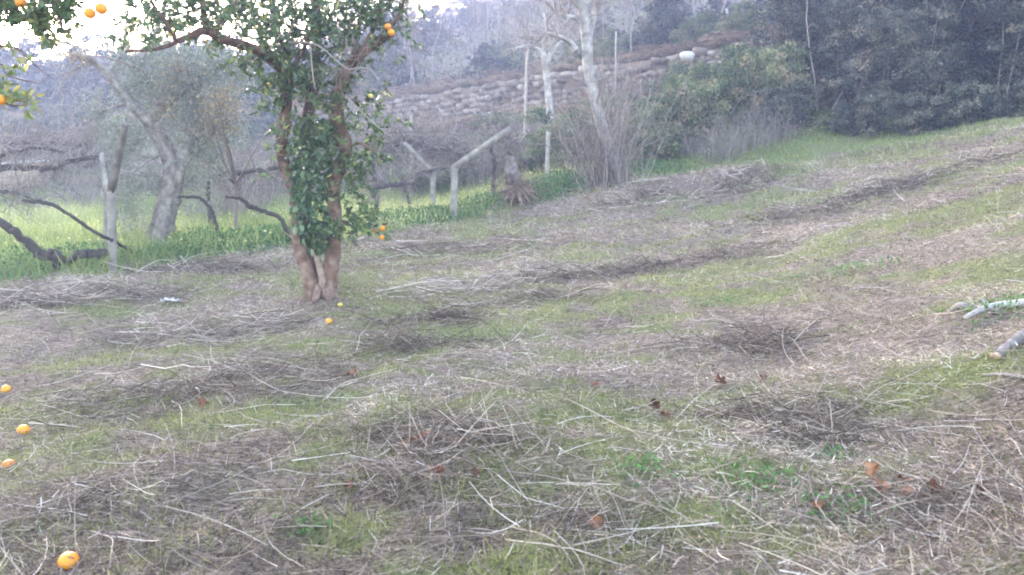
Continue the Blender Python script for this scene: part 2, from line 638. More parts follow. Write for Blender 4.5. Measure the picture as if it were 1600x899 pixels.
xs = np.sinh(np.linspace(-4.2, 4.2, 330)) / np.sinh(4.2) * 110
ys = np.concatenate([np.linspace(-6, 1.8, 14), 1.8 + np.cumsum(np.geomspace(0.035, 0.35, 270))])
ys = (ys + 6) / (ys[-1] + 6)
X, Vv = np.meshgrid(xs, ys)
Y = -6 + Vv * (wall_y(X) + 0.05 + 6)
ground = grid_mesh('ground', X, Y, H(X, Y), M['ground'], 'structure')
tag(ground, 'sloping mown field strewn with dry cut stems and green patches')
xs2 = np.concatenate([np.linspace(-160, -30, 40), np.linspace(-29, 40, 110), np.linspace(42, 170, 40)])
dv = np.concatenate([np.linspace(0, 20, 60), np.linspace(21, 280, 90)])
X, D = np.meshgrid(xs2, dv)
Y = wall_y(X) + 0.05 + D
hillside = grid_mesh('hillside', X, Y, HH(X, Y), M['ground'], 'structure')
tag(hillside, 'wooded hillside rising behind the stone terrace wall')

# ------------------------------------------------------------------ terrace wall of rough stones
def rock(rng, sx, sy, sz, g, c, rz, T):
    """a rough boulder: a jittered, rounded box of 26 points"""
    q = []
    for i in (-1, 0, 1):
        for j in (-1, 0, 1):
            for k in (-1, 0, 1):
                if i or j or k:
                    v = np.array([i, j, k], float)
                    v = v / (np.abs(v).sum() ** 0.18)
                    q.append(v * (1 + rng.normal(size=3) * 0.17))
    q = np.array(q) * np.array([sx, sy, sz]) * 0.5
    ca, sa = math.cos(rz), math.sin(rz)
    q = np.stack([q[:, 0] * ca - q[:, 1] * sa, q[:, 0] * sa + q[:, 1] * ca, q[:, 2]], 1) + c
    ids = {}
    n = 0
    for i in (-1, 0, 1):
        for j in (-1, 0, 1):
            for k in (-1, 0, 1):
                if i or j or k:
                    ids[(i, j, k)] = n
                    n += 1
    F = []
    for ax in range(3):
        for s in (-1, 1):
            for a in (-1, 0):
                for b in (-1, 0):
                    f = []
                    for (u, v) in ((a, b), (a + 1, b), (a + 1, b + 1), (a, b + 1)):
                        t = [0, 0, 0]
                        t[ax] = s
                        t[(ax + 1) % 3] = u
                        t[(ax + 2) % 3] = v
                        f.append(ids[tuple(t)])
                    F.append(f if s > 0 else f[::-1])
    g.add(q, np.array(F), T)


rs = np.random.default_rng(21)
wall = thing('terrace_wall', (2.0, float(wall_y(2.0)), 4.6), 'long dry stone terrace wall of rough granite climbing to the right across the slope', 'wall')
stone_protos = []
for k in range(6):
    g = Geo()
    rock(rs, 1, 1, 1, g, np.zeros(3), 0, 0.08 + 0.09 * k)
    stone_protos.append(g.mesh('stone', M['stone'], smooth=False))
cap_protos = []
for k in range(3):
    g = Geo()
    rock(rs, 1, 1, 1, g, np.zeros(3), 0, 0.5 + 0.2 * k)
    cap_protos.append(g.mesh('capstone', M['stone'], smooth=False))
rest = Geo()
wo_ = np.array(wall.location)
n_st = 0
sx_ = -30.0
slope = 0.77
x_list = [(1.5, 13.6, True), (-11.0, 1.5, True), (13.6, 30, False)]
for (xa, xb, single) in x_list:
    for row in range(7):
        x = xa + rs.random() * 0.3
        while x < xb:
            L = rs.uniform(0.24, .52) if row < 6 else rs.uniform(0.25, .7)
            dxl = L / math.hypot(1, slope if -9 < x < 14 else 0.05)
            xm = x + dxl / 2
            base = float(wall_top(xm)) - 1.75
            z = base + 0.265 * row + 0.1 + rs.normal() * 0.03
            h = rs.uniform(0.20, 0.33)
            if row < 6 and rs.random() < .08:
                x += dxl
                continue
            if row == 6:
                h = rs.uniform(0.2, 0.42)
                z += 0.02 + (h - .35) * .4
                if rs.random() < 0.28:
                    x += dxl
                    continue
            y = float(wall_y(xm)) - 0.05 + rs.normal() * 0.08
            rz = -math.atan(slope) if -9 < x < 14 else 0.0
            rz += rs.normal() * 0.08
            if single and n_st < 298:
                pr = cap_protos if (row == 6 and rs.random() < .5) or rs.random() < .02 else stone_protos
                o = bpy.data.objects.new('stone', pr[rs.integers(len(pr))])
                COL.objects.link(o)
                o.parent = wall
                o.location = tuple(np.array([xm, y, z]) - wo_)
                o.rotation_euler = (rs.normal() * 0.1, rs.normal() * 0.13, rz + (math.pi if rs.random() < .5 else 0))
                o.scale = (L * 1.04, 0.5, h * 1.05)
                n_st += 1
            else:
                rock(rs, L * 1.04, 0.5, h * 1.05, rest, np.array([xm, y, z]), rz, rs.uniform(.05, .6))
            x += dxl
tag(rest.build('rough_stones', M['stone'], wall), kind='stuff')
# earth packed behind the stones
gx = np.linspace(-60, 60, 160)
yb = wall_y(gx) - 0.17
zt = HH(gx, yb) + 0.05
zb = H(gx, yb) - 1.5
zt = HH(gx, wall_y(gx) + .1) + .02
V = np.concatenate([np.stack([gx, yb, zt], 1), np.stack([gx, yb, zb], 1), np.stack([gx, yb + .8, zt], 1)])
i = np.arange(159)
F = np.concatenate([np.stack([i, i + 160, i + 161, i + 1], 1), np.stack([i + 320, i, i + 1, i + 321], 1)])
Geo().add(V, F, .25).build('earth_fill', M['russet'], wall)

# ------------------------------------------------------------------ litter of cut straw (uncountable)
rl = np.random.default_rng(5)


def scatter(n, y0, y1, p, margin=1.0, keep=None):
    """n points of the sward, denser towards the near side"""
    u = rl.random(n)
    a = 1 - p
    Y = (y0 ** a + u * (y1 ** a - y0 ** a)) ** (1 / a)
    X = (rl.random(n) * 2 - 1) * (0.66 * Y + margin)
    if keep is not None:
        k = rl.random(n) < keep(X, Y)
        X, Y = X[k], Y[k]
    return X, Y


def mown(X, Y):
    return np.where(Y > EDGE(X) + .3 * np.sin(X * 5), 0.04, 1.0)


def comb(X, Y, spread):
    """lie of the stems: combed in swathes"""
    a = (fbm(X, Y, 0.45, 6, 2) - .5) * 3.2 + 0.15
    return a + rl.normal(size=len(X)) * spread + np.where(rl.random(len(X)) < .5, np.pi, 0)


g = Geo()
X, Y = scatter(310000, 2.0, 24.5, 0.62, keep=lambda x, y: mown(x, y) * (1 - .72 * green(x, y)))
n = len(X)
dens = fbm(X, Y, 1.1, 2)
a = comb(X, Y, 1.25)
el = np.abs(rl.normal(size=n)) * 0.33
d = np.stack([np.cos(a) * np.cos(el), np.sin(a) * np.cos(el), np.sin(el)], 1)
z = H(X, Y) + 0.004 + rl.random(n) ** 2 * 0.05
sc_ = np.maximum(1, Y / 7.5)
tone = np.clip(rl.beta(1.5, 2.0, n) + (fbm(X, Y, 0.9, 5) - .5) * .95, 0.02, 1)
ribbons(g, np.stack([X, Y, z], 1), d, rl.uniform(.02, .095, n) * np.sqrt(sc_), rl.uniform(.0022, .0046, n) * sc_, tone, bend=.35, S=3, rng=rl)
tag(g.build('straw_litter', M['straw']), 'pale cut straw littered over the mown slope', kind='stuff')

g = Geo()
X, Y = scatter(3600, 2.2, 23, 0.6, keep=lambda x, y: mown(x, y) * (1 - .6 * green(x, y)))
n = len(X)
a = comb(X, Y, 0.9)
el = rl.normal(size=n) * 0.07 + .03
d = np.stack([np.cos(a) * np.cos(el), np.sin(a) * np.cos(el), np.sin(el)], 1)
L = rl.uniform(.15, .65, n) * np.sqrt(np.maximum(1, Y / 6))
z = np.maximum(H(X, Y), 0.5 * (H(X, Y) + H(X + d[:, 0] * L, Y + d[:, 1] * L))) + 0.01 + rl.random(n) * .05
ribbons(g, np.stack([X, Y, z], 1), d, L, rl.uniform(.003, .006, n) * np.maximum(1, Y / 9), np.clip(rl.beta(3, 2, n), .05, 1), bend=.32, S=5, rng=rl, taper=.5)
tag(g.build('long_straw', M['stem']), 'long dry stalks scattered through the straw', kind='stuff')

# broken chips, leaf crumbs and bits of bark
g = Geo()
X, Y = scatter(70000, 2.0, 22, 0.75, keep=lambda x, y: mown(x, y) * (1 - .5 * green(x, y)))
n = len(X)
sc_ = np.maximum(1, Y / 8)
leaves(g, np.stack([X, Y, H(X, Y) + rl.random(n) * .025], 1), rl.normal(size=(n, 3)) * [1, 1, .3], rl.uniform(.010, .034, n) * sc_, rl.uniform(.005, .014, n) * sc_,
       np.clip(rl.beta(1.4, 2.2, n) + (fbm(X, Y, 0.9, 5) - .5) * .6, 0, 1), rng=rl, fine=False)
tag(g.build('litter_crumbs', M['straw']), 'broken bits of leaf and bark in the cut straw', kind='stuff')

# standing stubble
g = Geo()
X, Y = scatter(21000, 2.2, 23, 0.6, keep=lambda x, y: mown(x, y) * .9)
n = len(X)
d = rl.normal(size=(n, 3)) * .55
d[:, 2] = np.abs(d[:, 2]) + .55
ribbons(g, np.stack([X, Y, H(X, Y) - .005], 1), d, rl.uniform(.03, .10, n) * np.maximum(1, Y / 9), rl.uniform(.003, .006, n) * np.maximum(1, Y / 9), np.clip(rl.beta(3, 2, n) + .1, 0, 1), bend=.2, S=3, rng=rl)
tag(g.build('stubble', M['stem']), 'short cut stubble standing in the turf', kind='stuff')

# green grass between
g = Geo()
X, Y = scatter(390000, 2.0, 24, 0.62, keep=lambda x, y: (0.2 + .8 * green(x, y)) * mown(x, y))
n = len(X)
d = rl.normal(size=(n, 3)) * .5
d[:, 2] = np.abs(d[:, 2]) + .45
ribbons(g, np.stack([X, Y, H(X, Y) - .004], 1), d, rl.uniform(.025, .07, n) * np.maximum(1, Y / 12), rl.uniform(.0022, .005, n) * np.maximum(1, Y / 8), np.clip(rl.beta(2, 2.5, n) * .8 + .35 * fbm(X, Y, .6, 7), 0, 1), bend=.4, S=2, rng=rl, taper=.3)
tag(g.build('turf_grass', M['grass']), 'low green grass growing through the cut straw', kind='stuff')

# meadow of the vineyard terrace
g = Geo()
n = 150000
X = rl.uniform(-27, 3.5, n)
Y = rl.uniform(12, 35, n)
edge = EDGE(X) + rl.normal(size=n) * .4
k = (Y > edge) & (X > -.72 * Y - 2) & (rl.random(n) < 1 - .75 * sstep(X, -3, 0))
X, Y = X[k], Y[k]
n = len(X)
d = rl.normal(size=(n, 3)) * .38
d[:, 2] = np.abs(d[:, 2]) + .8
lush = fbm(X, Y, .35, 1)
back = sstep(Y, 26, 33)
tone = np.clip(.25 + 1.1 * (lush - .35) + .25 * sstep(Y, 14, 22) + rl.normal(size=n) * .13, 0, 1)
ribbons(g, np.stack([X, Y, H(X, Y) - .01], 1), d, rl.uniform(.12, .34, n) * (.5 + lush), rl.uniform(.012, .026, n), tone, bend=.5, S=2, rng=rl, taper=.25)
tag(g.build('meadow_grass', M['meadow']), 'lush yellow green meadow grass of the vineyard terrace', kind='stuff')
g = Geo()
n = 7000
X = rl.uniform(-27, 12, n)
Y = rl.uniform(15, 34, n)
k = ((Y > 15 + np.clip((X + 6.5) * .8, -1.5, 9)) & (X < 3) & (fbm(X, Y, .5, 2) > .42)) | ((X > 3) & (Y > 24.2) & (Y < 26))
X, Y = X[k], Y[k]
leaves(g, np.stack([X, Y, H(X, Y) + rl.uniform(.18, .34, len(X))], 1), rl.normal(size=(len(X), 3)), .05, .05, rl.random(len(X)), rng=rl, fine=False)
tag(g.build('meadow_flowers', M['flower']), 'small pale yellow flowers dotting the meadow', kind='stuff')

# strip of fresh grass along the ridge, behind the mown slope
g = Geo()
n = 75000
X = rl.uniform(2.5, 19, n)
Y = rl.uniform(17.5, 27.5, n)
ridge = np.interp(X, [2.5, 4, 8, 12, 16], [22.3, 21.9, 21.3, 19.0, 17.6])
k = (Y > ridge + rl.normal(size=n) * .35) & (fbm(X, Y, .9, 3) > .36)
X, Y = X[k], Y[k]
n = len(X)
d = rl.normal(size=(n, 3)) * .35
d[:, 2] = np.abs(d[:, 2]) + .6
ribbons(g, np.stack([X, Y, H(X, Y) - .01], 1), d, rl.uniform(.04, .12, n), rl.uniform(.010, .02, n), np.clip(.55 + rl.normal(size=n) * .2, 0, 1), bend=.5, S=2, rng=rl, taper=.25)
tag(g.build('ridge_grass', M['meadow']), 'fresh green grass along the ridge below the bushes', kind='stuff')

# dark herbs round the posts and on the terrace edge
g = Geo()
spots = [(330, 375, 16.5, 1.4, 900), (390, 370, 17, 1.2, 700), (640, 350, 21, 1.2, 1200), (690, 325, 21, .8, 600), (600, 345, 20, 1.1, 900), (740, 318, 22, 1.2, 700),
         (870, 292, 22.5, 1.3, 1600), (830, 300, 22, .9, 600), (40, 420, 13.5, 1.3, 500), (260, 385, 15.2, .7, 400), (430, 372, 17.5, .9, 500), (130, 405, 14.5, 1.0, 400), (1000, 262, 24, 1.4, 700), (1570, 505, 6.4, .35, 240), (1300, 725, 4.3, .12, 60),
         (1130, 470, 9.2, .2, 50), (480, 800, 3.6, .10, 40), (1180, 770, 3.9, .25, 110), (1330, 800, 3.6, .2, 100), (1000, 760, 4.0, .22, 80), (1350, 450, 9.5, .5, 140), (1245, 440, 10, .14, 26)]
for (px, py, Yd, r, n) in spots:
    c = P(px, py, Yd)
    n = int(n * 1.6)
    q = rl.normal(size=(n, 2)) * r * .55
    X, Y = c[0] + q[:, 0], c[1] + q[:, 1]
    hh = min(.35, r * .35)
    zz = H(X, Y) + rl.random(n) * hh * np.exp(-(q ** 2).sum(1) / r ** 2)
    s = .022 if Yd < 11 else .05
    leaves(g, np.stack([X, Y, zz], 1), rl.normal(size=(n, 3)) + np.array([0, 0, .6]), s * 1.5 * rl.uniform(.6, 1.4, n), s * .9, np.clip(rl.beta(2, 2, n) + (.25 if Yd < 11 else 0), 0, 1), rng=rl, fine=False)
tag(g.build('green_weeds', M['herb']), 'dark green low weeds along the terrace edge and on the slope', kind='stuff')


# ------------------------------------------------------------------ brush heaps
def heap(px, py, len_px, dep, h, ang, n, label, tone=.35, spread=.35, L=(.3, 1.0), r=.0045, mat='stem', leafy=0):
    c = G(px, py)
    Yd = c[1]
    a = len_px / FPX * Yd / 2
    b = dep
    K = int(n * .8)
    nb_ = 7
    bc = rl.normal(size=(nb_, 2)) * [.55, .6]
    bs = rl.uniform(.22, .6, nb_)
    bi = rl.integers(0, nb_, K)
    q = bc[bi] + rl.normal(size=(K, 2)) * bs[bi][:, None]
    ca, sa = math.cos(ang), math.sin(ang)
    X = c[0] + q[:, 0] * a * ca - q[:, 1] * b * sa
    Y = c[1] + q[:, 0] * a * sa + q[:, 1] * b * ca
    rr = ((q - bc[bi]) ** 2).sum(1) / bs[bi] ** 2
    z = H(X, Y) + h * rl.uniform(.5, 1.25, nb_)[bi] * np.exp(-rr * .8) * rl.random(K)
    th = ang + rl.normal(size=nb_)[bi] * .45 + rl.normal(size=K) * (spread * 1.2 + .12) + np.where(rl.random(K) < .5, np.pi, 0)
    el = rl.normal(size=K) * .26
    d = np.stack([np.cos(th) * np.cos(el), np.sin(th) * np.cos(el), np.sin(el)], 1)
    Ls = rl.uniform(L[0] * .5, L[1], K) * rl.choice([.45, 1.0], K, p=[.5, .5])
    st = np.stack([X, Y, z], 1) - d * Ls[:, None] * .5
    C, R = branchlets(rl, st, d, Ls, rl.uniform(.4, 1.15, K) * r * .9 * max(1, Yd / 6.8), S=5, wander=.17, tip=.35)
    gz = H(C[..., 0], C[..., 1])
    C[..., 2] = np.maximum(C[..., 2], gz + .006)
    C[..., 2] = np.minimum(C[..., 2], gz + h * 1.5 + .04)
    g = Geo()
    tn = np.clip(rl.beta(1.0, 1.9, K) + (tone - .36) + rl.normal(size=nb_)[bi] * .10, 0, 1)
    add_tubes(g, C, R, 3, tn, cap=False)
    # side shoots: forks
    m = K // 2
    p, tt = along(rl, C, m, .2, .9)
    C2, R2 = branchlets(rl, p, tt + rl.normal(size=p.shape) * .5, rl.uniform(.04, .18, m) * max(1, Yd / 6), r * .45 * max(1, Yd / 9), S=3, wander=.2)
    add_tubes(g, C2, R2, 3, np.clip(rl.beta(1.5, 1.8, m), 0, 1), cap=False)
    o = g.build('brush_heap', M[mat], origin=c)
    tag(o, label, 'brush heap', 'heaps of cut brush on the slope')
    return o


heap(385, 592, 210, .40, .17, .12, 700, 'domed heap of arching dry stems left of centre, below the orange tree', .42, .45, (.3, 1.0))
heap(150, 628, 190, .40, .12, .25, 420, 'low heap of dark stems beside the two oranges at the left edge', .36, .5)
heap(650, 540, 180, .30, .14, .35, 420, 'dark reddish heap with twigs rising right, centre of the slope', .32, .6)
heap(690, 505, 150, .25, .13, .2, 320, 'small green brown heap just behind the dark reddish one at centre', .30, .6)
heap(985, 425, 260, .40, .17, .10, 900, 'long dark windrow of brush in the middle distance, right of centre', .26, .6, (.3, .9))
heap(800, 470, 200, .35, .10, .05, 350, 'flat grey heap between the orange tree and the dark windrow', .36, .4)
heap(1150, 545, 190, .35, .14, .08, 520, 'dark rusty brush heap behind the long silvery stem', .28, .7)
heap(50, 478, 200, .35, .16, -.12, 420, 'purplish bundle of long stems at the left edge behind the white scrap', .36, .2, (.6, 1.5))
heap(200, 465, 170, .3, .10, .05, 250, 'flat purplish stems lying just left of the white scrap', .36, .25, (.5, 1.3))
heap(410, 515, 120, .22, .11, .10, 240, 'bluish grey bundle of stems in front of the orange tree trunk', .50, .15, (.5, 1.2))
heap(720, 455, 190, .25, .10, .10, 300, 'pale silvery sheaf of long stems right of the orange tree trunk', .66, .10, (.7, 1.6))
heap(330, 420, 260, .6, .13, .05, 480, 'wide purplish heap between the olive trunk and the orange tree', .38, .35, (.5, 1.5))
heap(650, 395, 240, .6, .12, .03, 420, 'wide mauve drift of stems below the bent concrete posts', .42, .35, (.5, 1.5))
heap(690, 690, 240, .35, .17, -.25, 800, 'largest tangled heap in the foreground with rusty leaves in it', .40, .8, (.25, .9), .0038)
heap(620, 745, 180, .22, .12, .1, 420, 'dark tangle under the looping stem in the foreground', .28, .9, (.2, .6), .0035)
heap(1240, 660, 260, .32, .14, -.12, 650, 'broad foreground heap of crossing stems right of centre', .38, .8, (.25, .9), .0038)
heap(900, 800, 260, .20, .07, -.45, 380, 'fan of long stems falling to the lower edge near centre', .48, .45, (.3, .9), .0035)
heap(1480, 800, 260, .25, .08, -.3, 420, 'loose mesh of thin stems in the lower right corner', .42, .9, (.2, .7), .0032)
heap(1420, 290, 380, .5, .13, .35, 520, 'bluish windrow climbing to the upper right below the ridge', .40, .3, (.4, 1.2))
heap(1330, 310, 260, .4, .11, .2, 380, 'lower bluish windrow under the first one on the right slope', .36, .4, (.4, 1.2))
heap(1150, 290, 160, .6, .25, .5, 420, 'russet tussock heap on the hummock near the ridge', .45, .6, (.3, .8))
heap(1000, 312, 150, .5, .14, .1, 260, 'small brown heap at the foot of the leaning bare tree', .45, .6, (.3, .9))
heap(285, 530, 190, .25, .11, .05, 330, 'straw coloured heap left of the bluish bundle', .52, .35, (.4, 1.1))
heap(80, 790, 220, .22, .09, .2, 330, 'low grey heap above the big orange in the lower left corner', .42, .5, (.2, .7), .0035)


# ------------------------------------------------------------------ single cut stems
def stem(pts, r, tone, label, up=False, lift=.05, cat='dry stem', name='cut_stalk', mat='stem'):
    if up:
        b = G(*pts[0])
        W = [b] + [P(x, y, b[1] + .02 * i) for i, (x, y) in enumerate(pts[1:], 1)]
    else:
        W = [G(*p) for p in pts]
    W = np.array(W)
    r = r * .6
    tone = tone * .78
    n = 14
    C, R = spline(W, n, np.linspace(r, r * .55, len(W)))
    if not up:
        gz = H(C[:, 0], C[:, 1])
        C[:, 2] = gz + R + lift * (.35 + .65 * np.sin(np.linspace(0.1, np.pi - .1, n)))
        ma = np.maximum
        k = np.ones(5) / 5
        C[:, 2] = ma(gz + R * .6, np.convolve(np.pad(C[:, 2], 2, mode='edge'), k, 'valid'))
    g = Geo()
    C = C + rl.normal(size=C.shape) * r * .25
    add_tubes(g, C, R, 6, tone)
    # broken stub
    if not up and r > .004:
        j = n // 3
        C2, R2 = branchlets(rl, C[j:j + 1], rl.normal(size=(1, 3)) * .5 + (C[j + 1] - C[j]) * 8, .06, r * .5, S=3)
        add_tubes(g, C2, R2, 4, tone)
    c = W[0]
    o = g.build(name, M[mat], origin=c, smooth=True)
    tag(o, label, cat, 'single cut stems lying on the slope')
    return o


STEMS = [
    ([(505, 632), (545, 608), (620, 580)], .0075, .98, 'chalk white straight stem lying in front of the orange tree, left of centre'),
    ([(640, 668), (700, 640), (775, 607)], .005, .55, 'grey brown straight stem just above the foreground tangle'),
    ([(655, 643), (672, 657), (683, 690)], .006, .85, 'short pale curved stem hooking down into the foreground tangle'),
    ([(928, 567), (1030, 550), (1108, 530)], .007, .92, 'long silvery white stem in the middle of the slope'),
    ([(943, 517), (954, 500), (965, 483)], .007, .9, 'short pale stick slanting beside the reddish tuft in mid slope'),
    ([(852, 622), (905, 645), (975, 678), (1010, 700)], .0065, .85, 'pale stem running down right, left of the brown curled leaf'),
    ([(922, 630), (970, 613)], .006, .75, 'short buff stem above the brown curled leaf'),
    ([(997, 640), (1033, 665)], .006, .8, 'short pale stem right beside the brown curled leaf'),
    ([(1087, 641), (1130, 660), (1190, 672), (1255, 690)], .0065, .85, 'long pale stem entering the broad heap from its left'),
    ([(1092, 640), (1140, 622), (1200, 583)], .005, .7, 'thin grey stem rising right from the broad heap'),
    ([(890, 478), (925, 462), (958, 454)], .007, .75, 'pale grey stem in front of the dark windrow'),
    ([(1222, 523), (1243, 545), (1267, 572)], .008, .85, 'thick pale stem leaning down beside the rusty heap'),
    ([(1235, 560), (1247, 582), (1300, 597), (1375, 627)], .006, .75, 'hooked stem sweeping down right above the crossing stems'),
    ([(1300, 590), (1400, 602), (1480, 625), (1530, 655), (1550, 668)], .006, .65, 'long arched stem bending down towards the right edge'),
    ([(1315, 674), (1370, 620), (1440, 590), (1495, 548), (1510, 525)], .006, .8, 'long straight stem rising to the cut log at right'),
    ([(1300, 535), (1440, 536), (1495, 516)], .005, .7, 'nearly level thin stem left of the cut log'),
    ([(1385, 637), (1437, 640)], .007, .9, 'short white stem among the crossing stems at right'),
    ([(480, 773), (500, 765), (530, 745), (560, 738), (590, 742), (615, 760), (622, 785), (612, 803), (588, 812)], .0042, .85, 'thin stem bent into a wide loop in the foreground'),
    ([(565, 700), (620, 710), (690, 722), (760, 745), (800, 765)], .0042, .8, 'long thin stem across the foreground tangle'),
    ([(590, 675), (612, 710), (640, 745), (682, 768)], .0045, .75, 'bowed stem crossing the loop in the foreground'),
    ([(568, 738), (580, 765), (607, 790)], .004, .8, 'short bowed stem inside the loop'),
    ([(540, 765), (620, 760), (700, 754), (800, 768)], .0042, .65, 'straight brown stem passing under the loop'),
    ([(693, 846), (740, 850), (800, 860)], .0045, .6, 'bluish stem near the bottom edge'),
    ([(725, 833), (800, 846)], .0045, .9, 'pale buff stem just above the bluish one at the bottom'),
    ([(790, 742), (860, 760), (905, 778), (950, 808), (990, 838)], .005, .78, 'thickest stem of the fan falling to the lower edge'),
    ([(800, 815), (850, 797), (887, 775)], .004, .65, 'thin stem crossing the fan from below'),
    ([(805, 737), (840, 710), (870, 682)], .0042, .9, 'pale stem leaning up at the top of the fan'),
    ([(790, 858), (868, 870), (930, 888), (990, 899)], .0058, .98, 'thick whitish stem at the bottom edge near centre'),
    ([(800, 838), (868, 866), (897, 898)], .0045, .85, 'pale stem curving off the bottom edge above the whitish one'),
    ([(815, 692), (920, 694), (1060, 702)], .0042, .65, 'level yellowish stem across the clear turf at centre'),
    ([(960, 675), (1040, 698), (1140, 715), (1205, 726)], .005, .88, 'pale stem dropping right across the clear turf at centre'),
    ([(1060, 770), (1130, 742), (1200, 722), (1240, 708)], .005, .7, 'straight grey stem rising right below the broad heap'),
    ([(1060, 698), (1200, 702), (1330, 706)], .004, .85, 'level pale stem along the lower side of the broad heap'),
    ([(1005, 785), (1060, 840), (1110, 885)], .0035, .7, 'thin stem running down right near the lower edge'),
    ([(1050, 899), (1075, 884)], .006, .98, 'stubby white stem end at the bottom edge'),
    ([(1300, 700), (1370, 730), (1445, 800)], .0035, .6, 'thin brown stem passing left of the orange brown leaves'),
    ([(1350, 820), (1405, 805), (1462, 784)], .0065, .92, 'thick pale stem lying below the orange brown leaves'),
    ([(1570, 696), (1585, 710), (1600, 728)], .009, .88, 'thick buff stem at the right edge'),
    ([(1505, 795), (1540, 835), (1560, 870)], .0045, .8, 'pale stem bending down right in the lower right corner'),
    ([(1298, 800), (1320, 776), (1346, 755)], .0055, .72, 'straw stem pointing up at the largest curled leaf'),
    ([(1290, 899), (1330, 878), (1368, 858)], .0045, .85, 'pale stem slanting up from the bottom edge at right'),
    ([(1420, 752), (1452, 782)], .004, .85, 'short pale stem between the reddish curled leaves'),
    ([(75, 590), (130, 588), (185, 597), (196, 606)], .006, .85, 'pale level stem behind the oranges at left'),
    ([(269, 634), (283, 650), (285, 678)], .0065, .95, 'short white bent stem near the small brown leaf at left'),
    ([(330, 603), (352, 618), (367, 636), (350, 650), (305, 665)], .0045, .8, 'hook shaped stem in front of the domed heap'),
    ([(120, 765), (200, 748), (270, 737)], .007, .5, 'dark stem with a pale end in the left foreground'),
    ([(222, 722), (210, 745), (219, 776)], .006, .8, 'bent buff stem crossing the dark one at left'),
    ([(145, 838), (176, 860), (172, 897)], .005, .92, 'angled white stem right of the big orange'),
    ([(224, 533), (210, 553), (200, 584)], .0065, .85, 'yellowish stem hanging forward off the straw heap'),
    ([(135, 604), (110, 639)], .0055, .85, 'short pale stem leaning left above the oranges'),
    ([(0, 640), (28, 619)], .005, .7, 'short grey stem between the two oranges at the left edge'),
    ([(250, 842), (262, 850), (250, 866), (268, 885)], .004, .6, 'small curling stem left of centre at the bottom'),
]
for s_ in STEMS:
    stem(*s_)
UPS = [
    ([(245, 492), (256, 465), (263, 448)], .006, .8, 'tall pale stalk standing before the white scrap'),
    ([(257, 523), (248, 505), (238, 490)], .007, .95, 'short white stalk leaning left on the straw heap'),
    ([(648, 532), (653, 510), (648, 488)], .006, .85, 'pale stalk standing in the green brown heap'),
    ([(617, 665), (613, 640), (611, 618)], .005, .05, 'dark thorny stalk standing behind the foreground tangle'),
    ([(1301, 690), (1299, 650), (1296, 626)], .0075, .95, 'whitish broken stalk standing in the broad heap'),
    ([(1309, 657), (1300, 632)], .005, .9, 'small pale stalk beside the whitish broken one'),
    ([(697, 838), (692, 780), (686, 742)], .0035, .85, 'thin upright stalk in front of the foreground tangle'),
    ([(1243, 808), (1255, 752), (1275, 722)], .007, .6, 'brown stalk with pale foot leaning right in the right foreground'),
    ([(1470, 845), (1508, 790), (1530, 745), (1537, 710)], .0042, .85, 'long bowed stalk standing at the lower right'),
    ([(958, 892), (950, 845), (944, 812)], .0035, .85, 'thin stalk leaning left near the bottom edge at centre'),
    ([(1463, 890), (1470, 840), (1478, 808)], .0035, .8, 'thin stalk next to the long bowed one at lower right'),
    ([(535, 460), (530, 425), (505, 408)], .0055, .7, 'arching bramble shoot right at the foot of the orange tree'),
    ([(568, 468), (566, 440), (548, 424)], .006, .75, 'second arching shoot further right of the orange tree foot'),
    ([(487, 470), (508, 445), (528, 412)], .006, .8, 'pale shoot crossing in front of the orange tree foot'),
    ([(1060, 430), (1117, 400), (1132, 372)], .005, .1, 'dark twig poking up at the right end of the dark windrow'),
    ([(1133, 565), (1127, 550)], .016, .8, 'short stub of cut branch sticking out of the rusty heap'),
    ([(1195, 672), (1198, 640), (1188, 612)], .0045, .2, 'dark twig standing at the left of the broad heap'),
]
for s_ in UPS:
    o = stem(s_[0], s_[1], s_[2], s_[3], up=True, cat='stalk', name='standing_stalk')
    o['group'] = 'stalks standing on the slope'


# ------------------------------------------------------------------ fallen oranges
def orange_geo(g, c, r, rng, T=.5, seg=20, rings=12):
    th = np.linspace(0, np.pi, rings + 1)
    ph = np.linspace(0, 2 * np.pi, seg, endpoint=False)
    V = np.stack([np.outer(np.sin(th), np.cos(ph)), np.outer(np.sin(th), np.sin(ph)), np.outer(np.cos(th), np.ones(seg)) * .93], -1)
    V = V * (1 + .015 * np.sin(3 * ph + 1))[None, :, None]
    V[0, :, 2] -= .05
    idx = np.arange((rings + 1) * seg).reshape(rings + 1, seg)
    A, B = idx[:-1], idx[1:]
    F = np.stack([A, B, np.roll(B, -1, 1), np.roll(A, -1, 1)], -1).reshape(-1, 4)
    g.add(V.reshape(-1, 3) * r + c, F, T)


def fallen(px, py, rpx, tone, label, tilt, name='fallen_orange', buried=.55):
    c = G(px, py + rpx * .7)
    r = min(.042, max(.026, rpx / FPX * np.linalg.norm(c - np.array([0, 0, CAM_H]))))
    c = c + np.array([0, 0, r * buried])
    t = thing(name, c, label, 'orange', 'oranges fallen from the trees')
    g = Geo()
    orange_geo(g, c, r, rl, tone)
    b = g.build('peel', M['peel'], t, smooth=True)
    g = Geo()
    th = tilt
    n = np.array([math.sin(th) * .8, -.5, .6])
    n = n / np.linalg.norm(n)
    pts = np.array([c + n * r * .90, c + n * (r * .90 + .006)])
    add_tubes(g, pts, np.array([.005, .0035]), 6, .3)
    g.build('stem_scar', M['twig'], t)
    return t


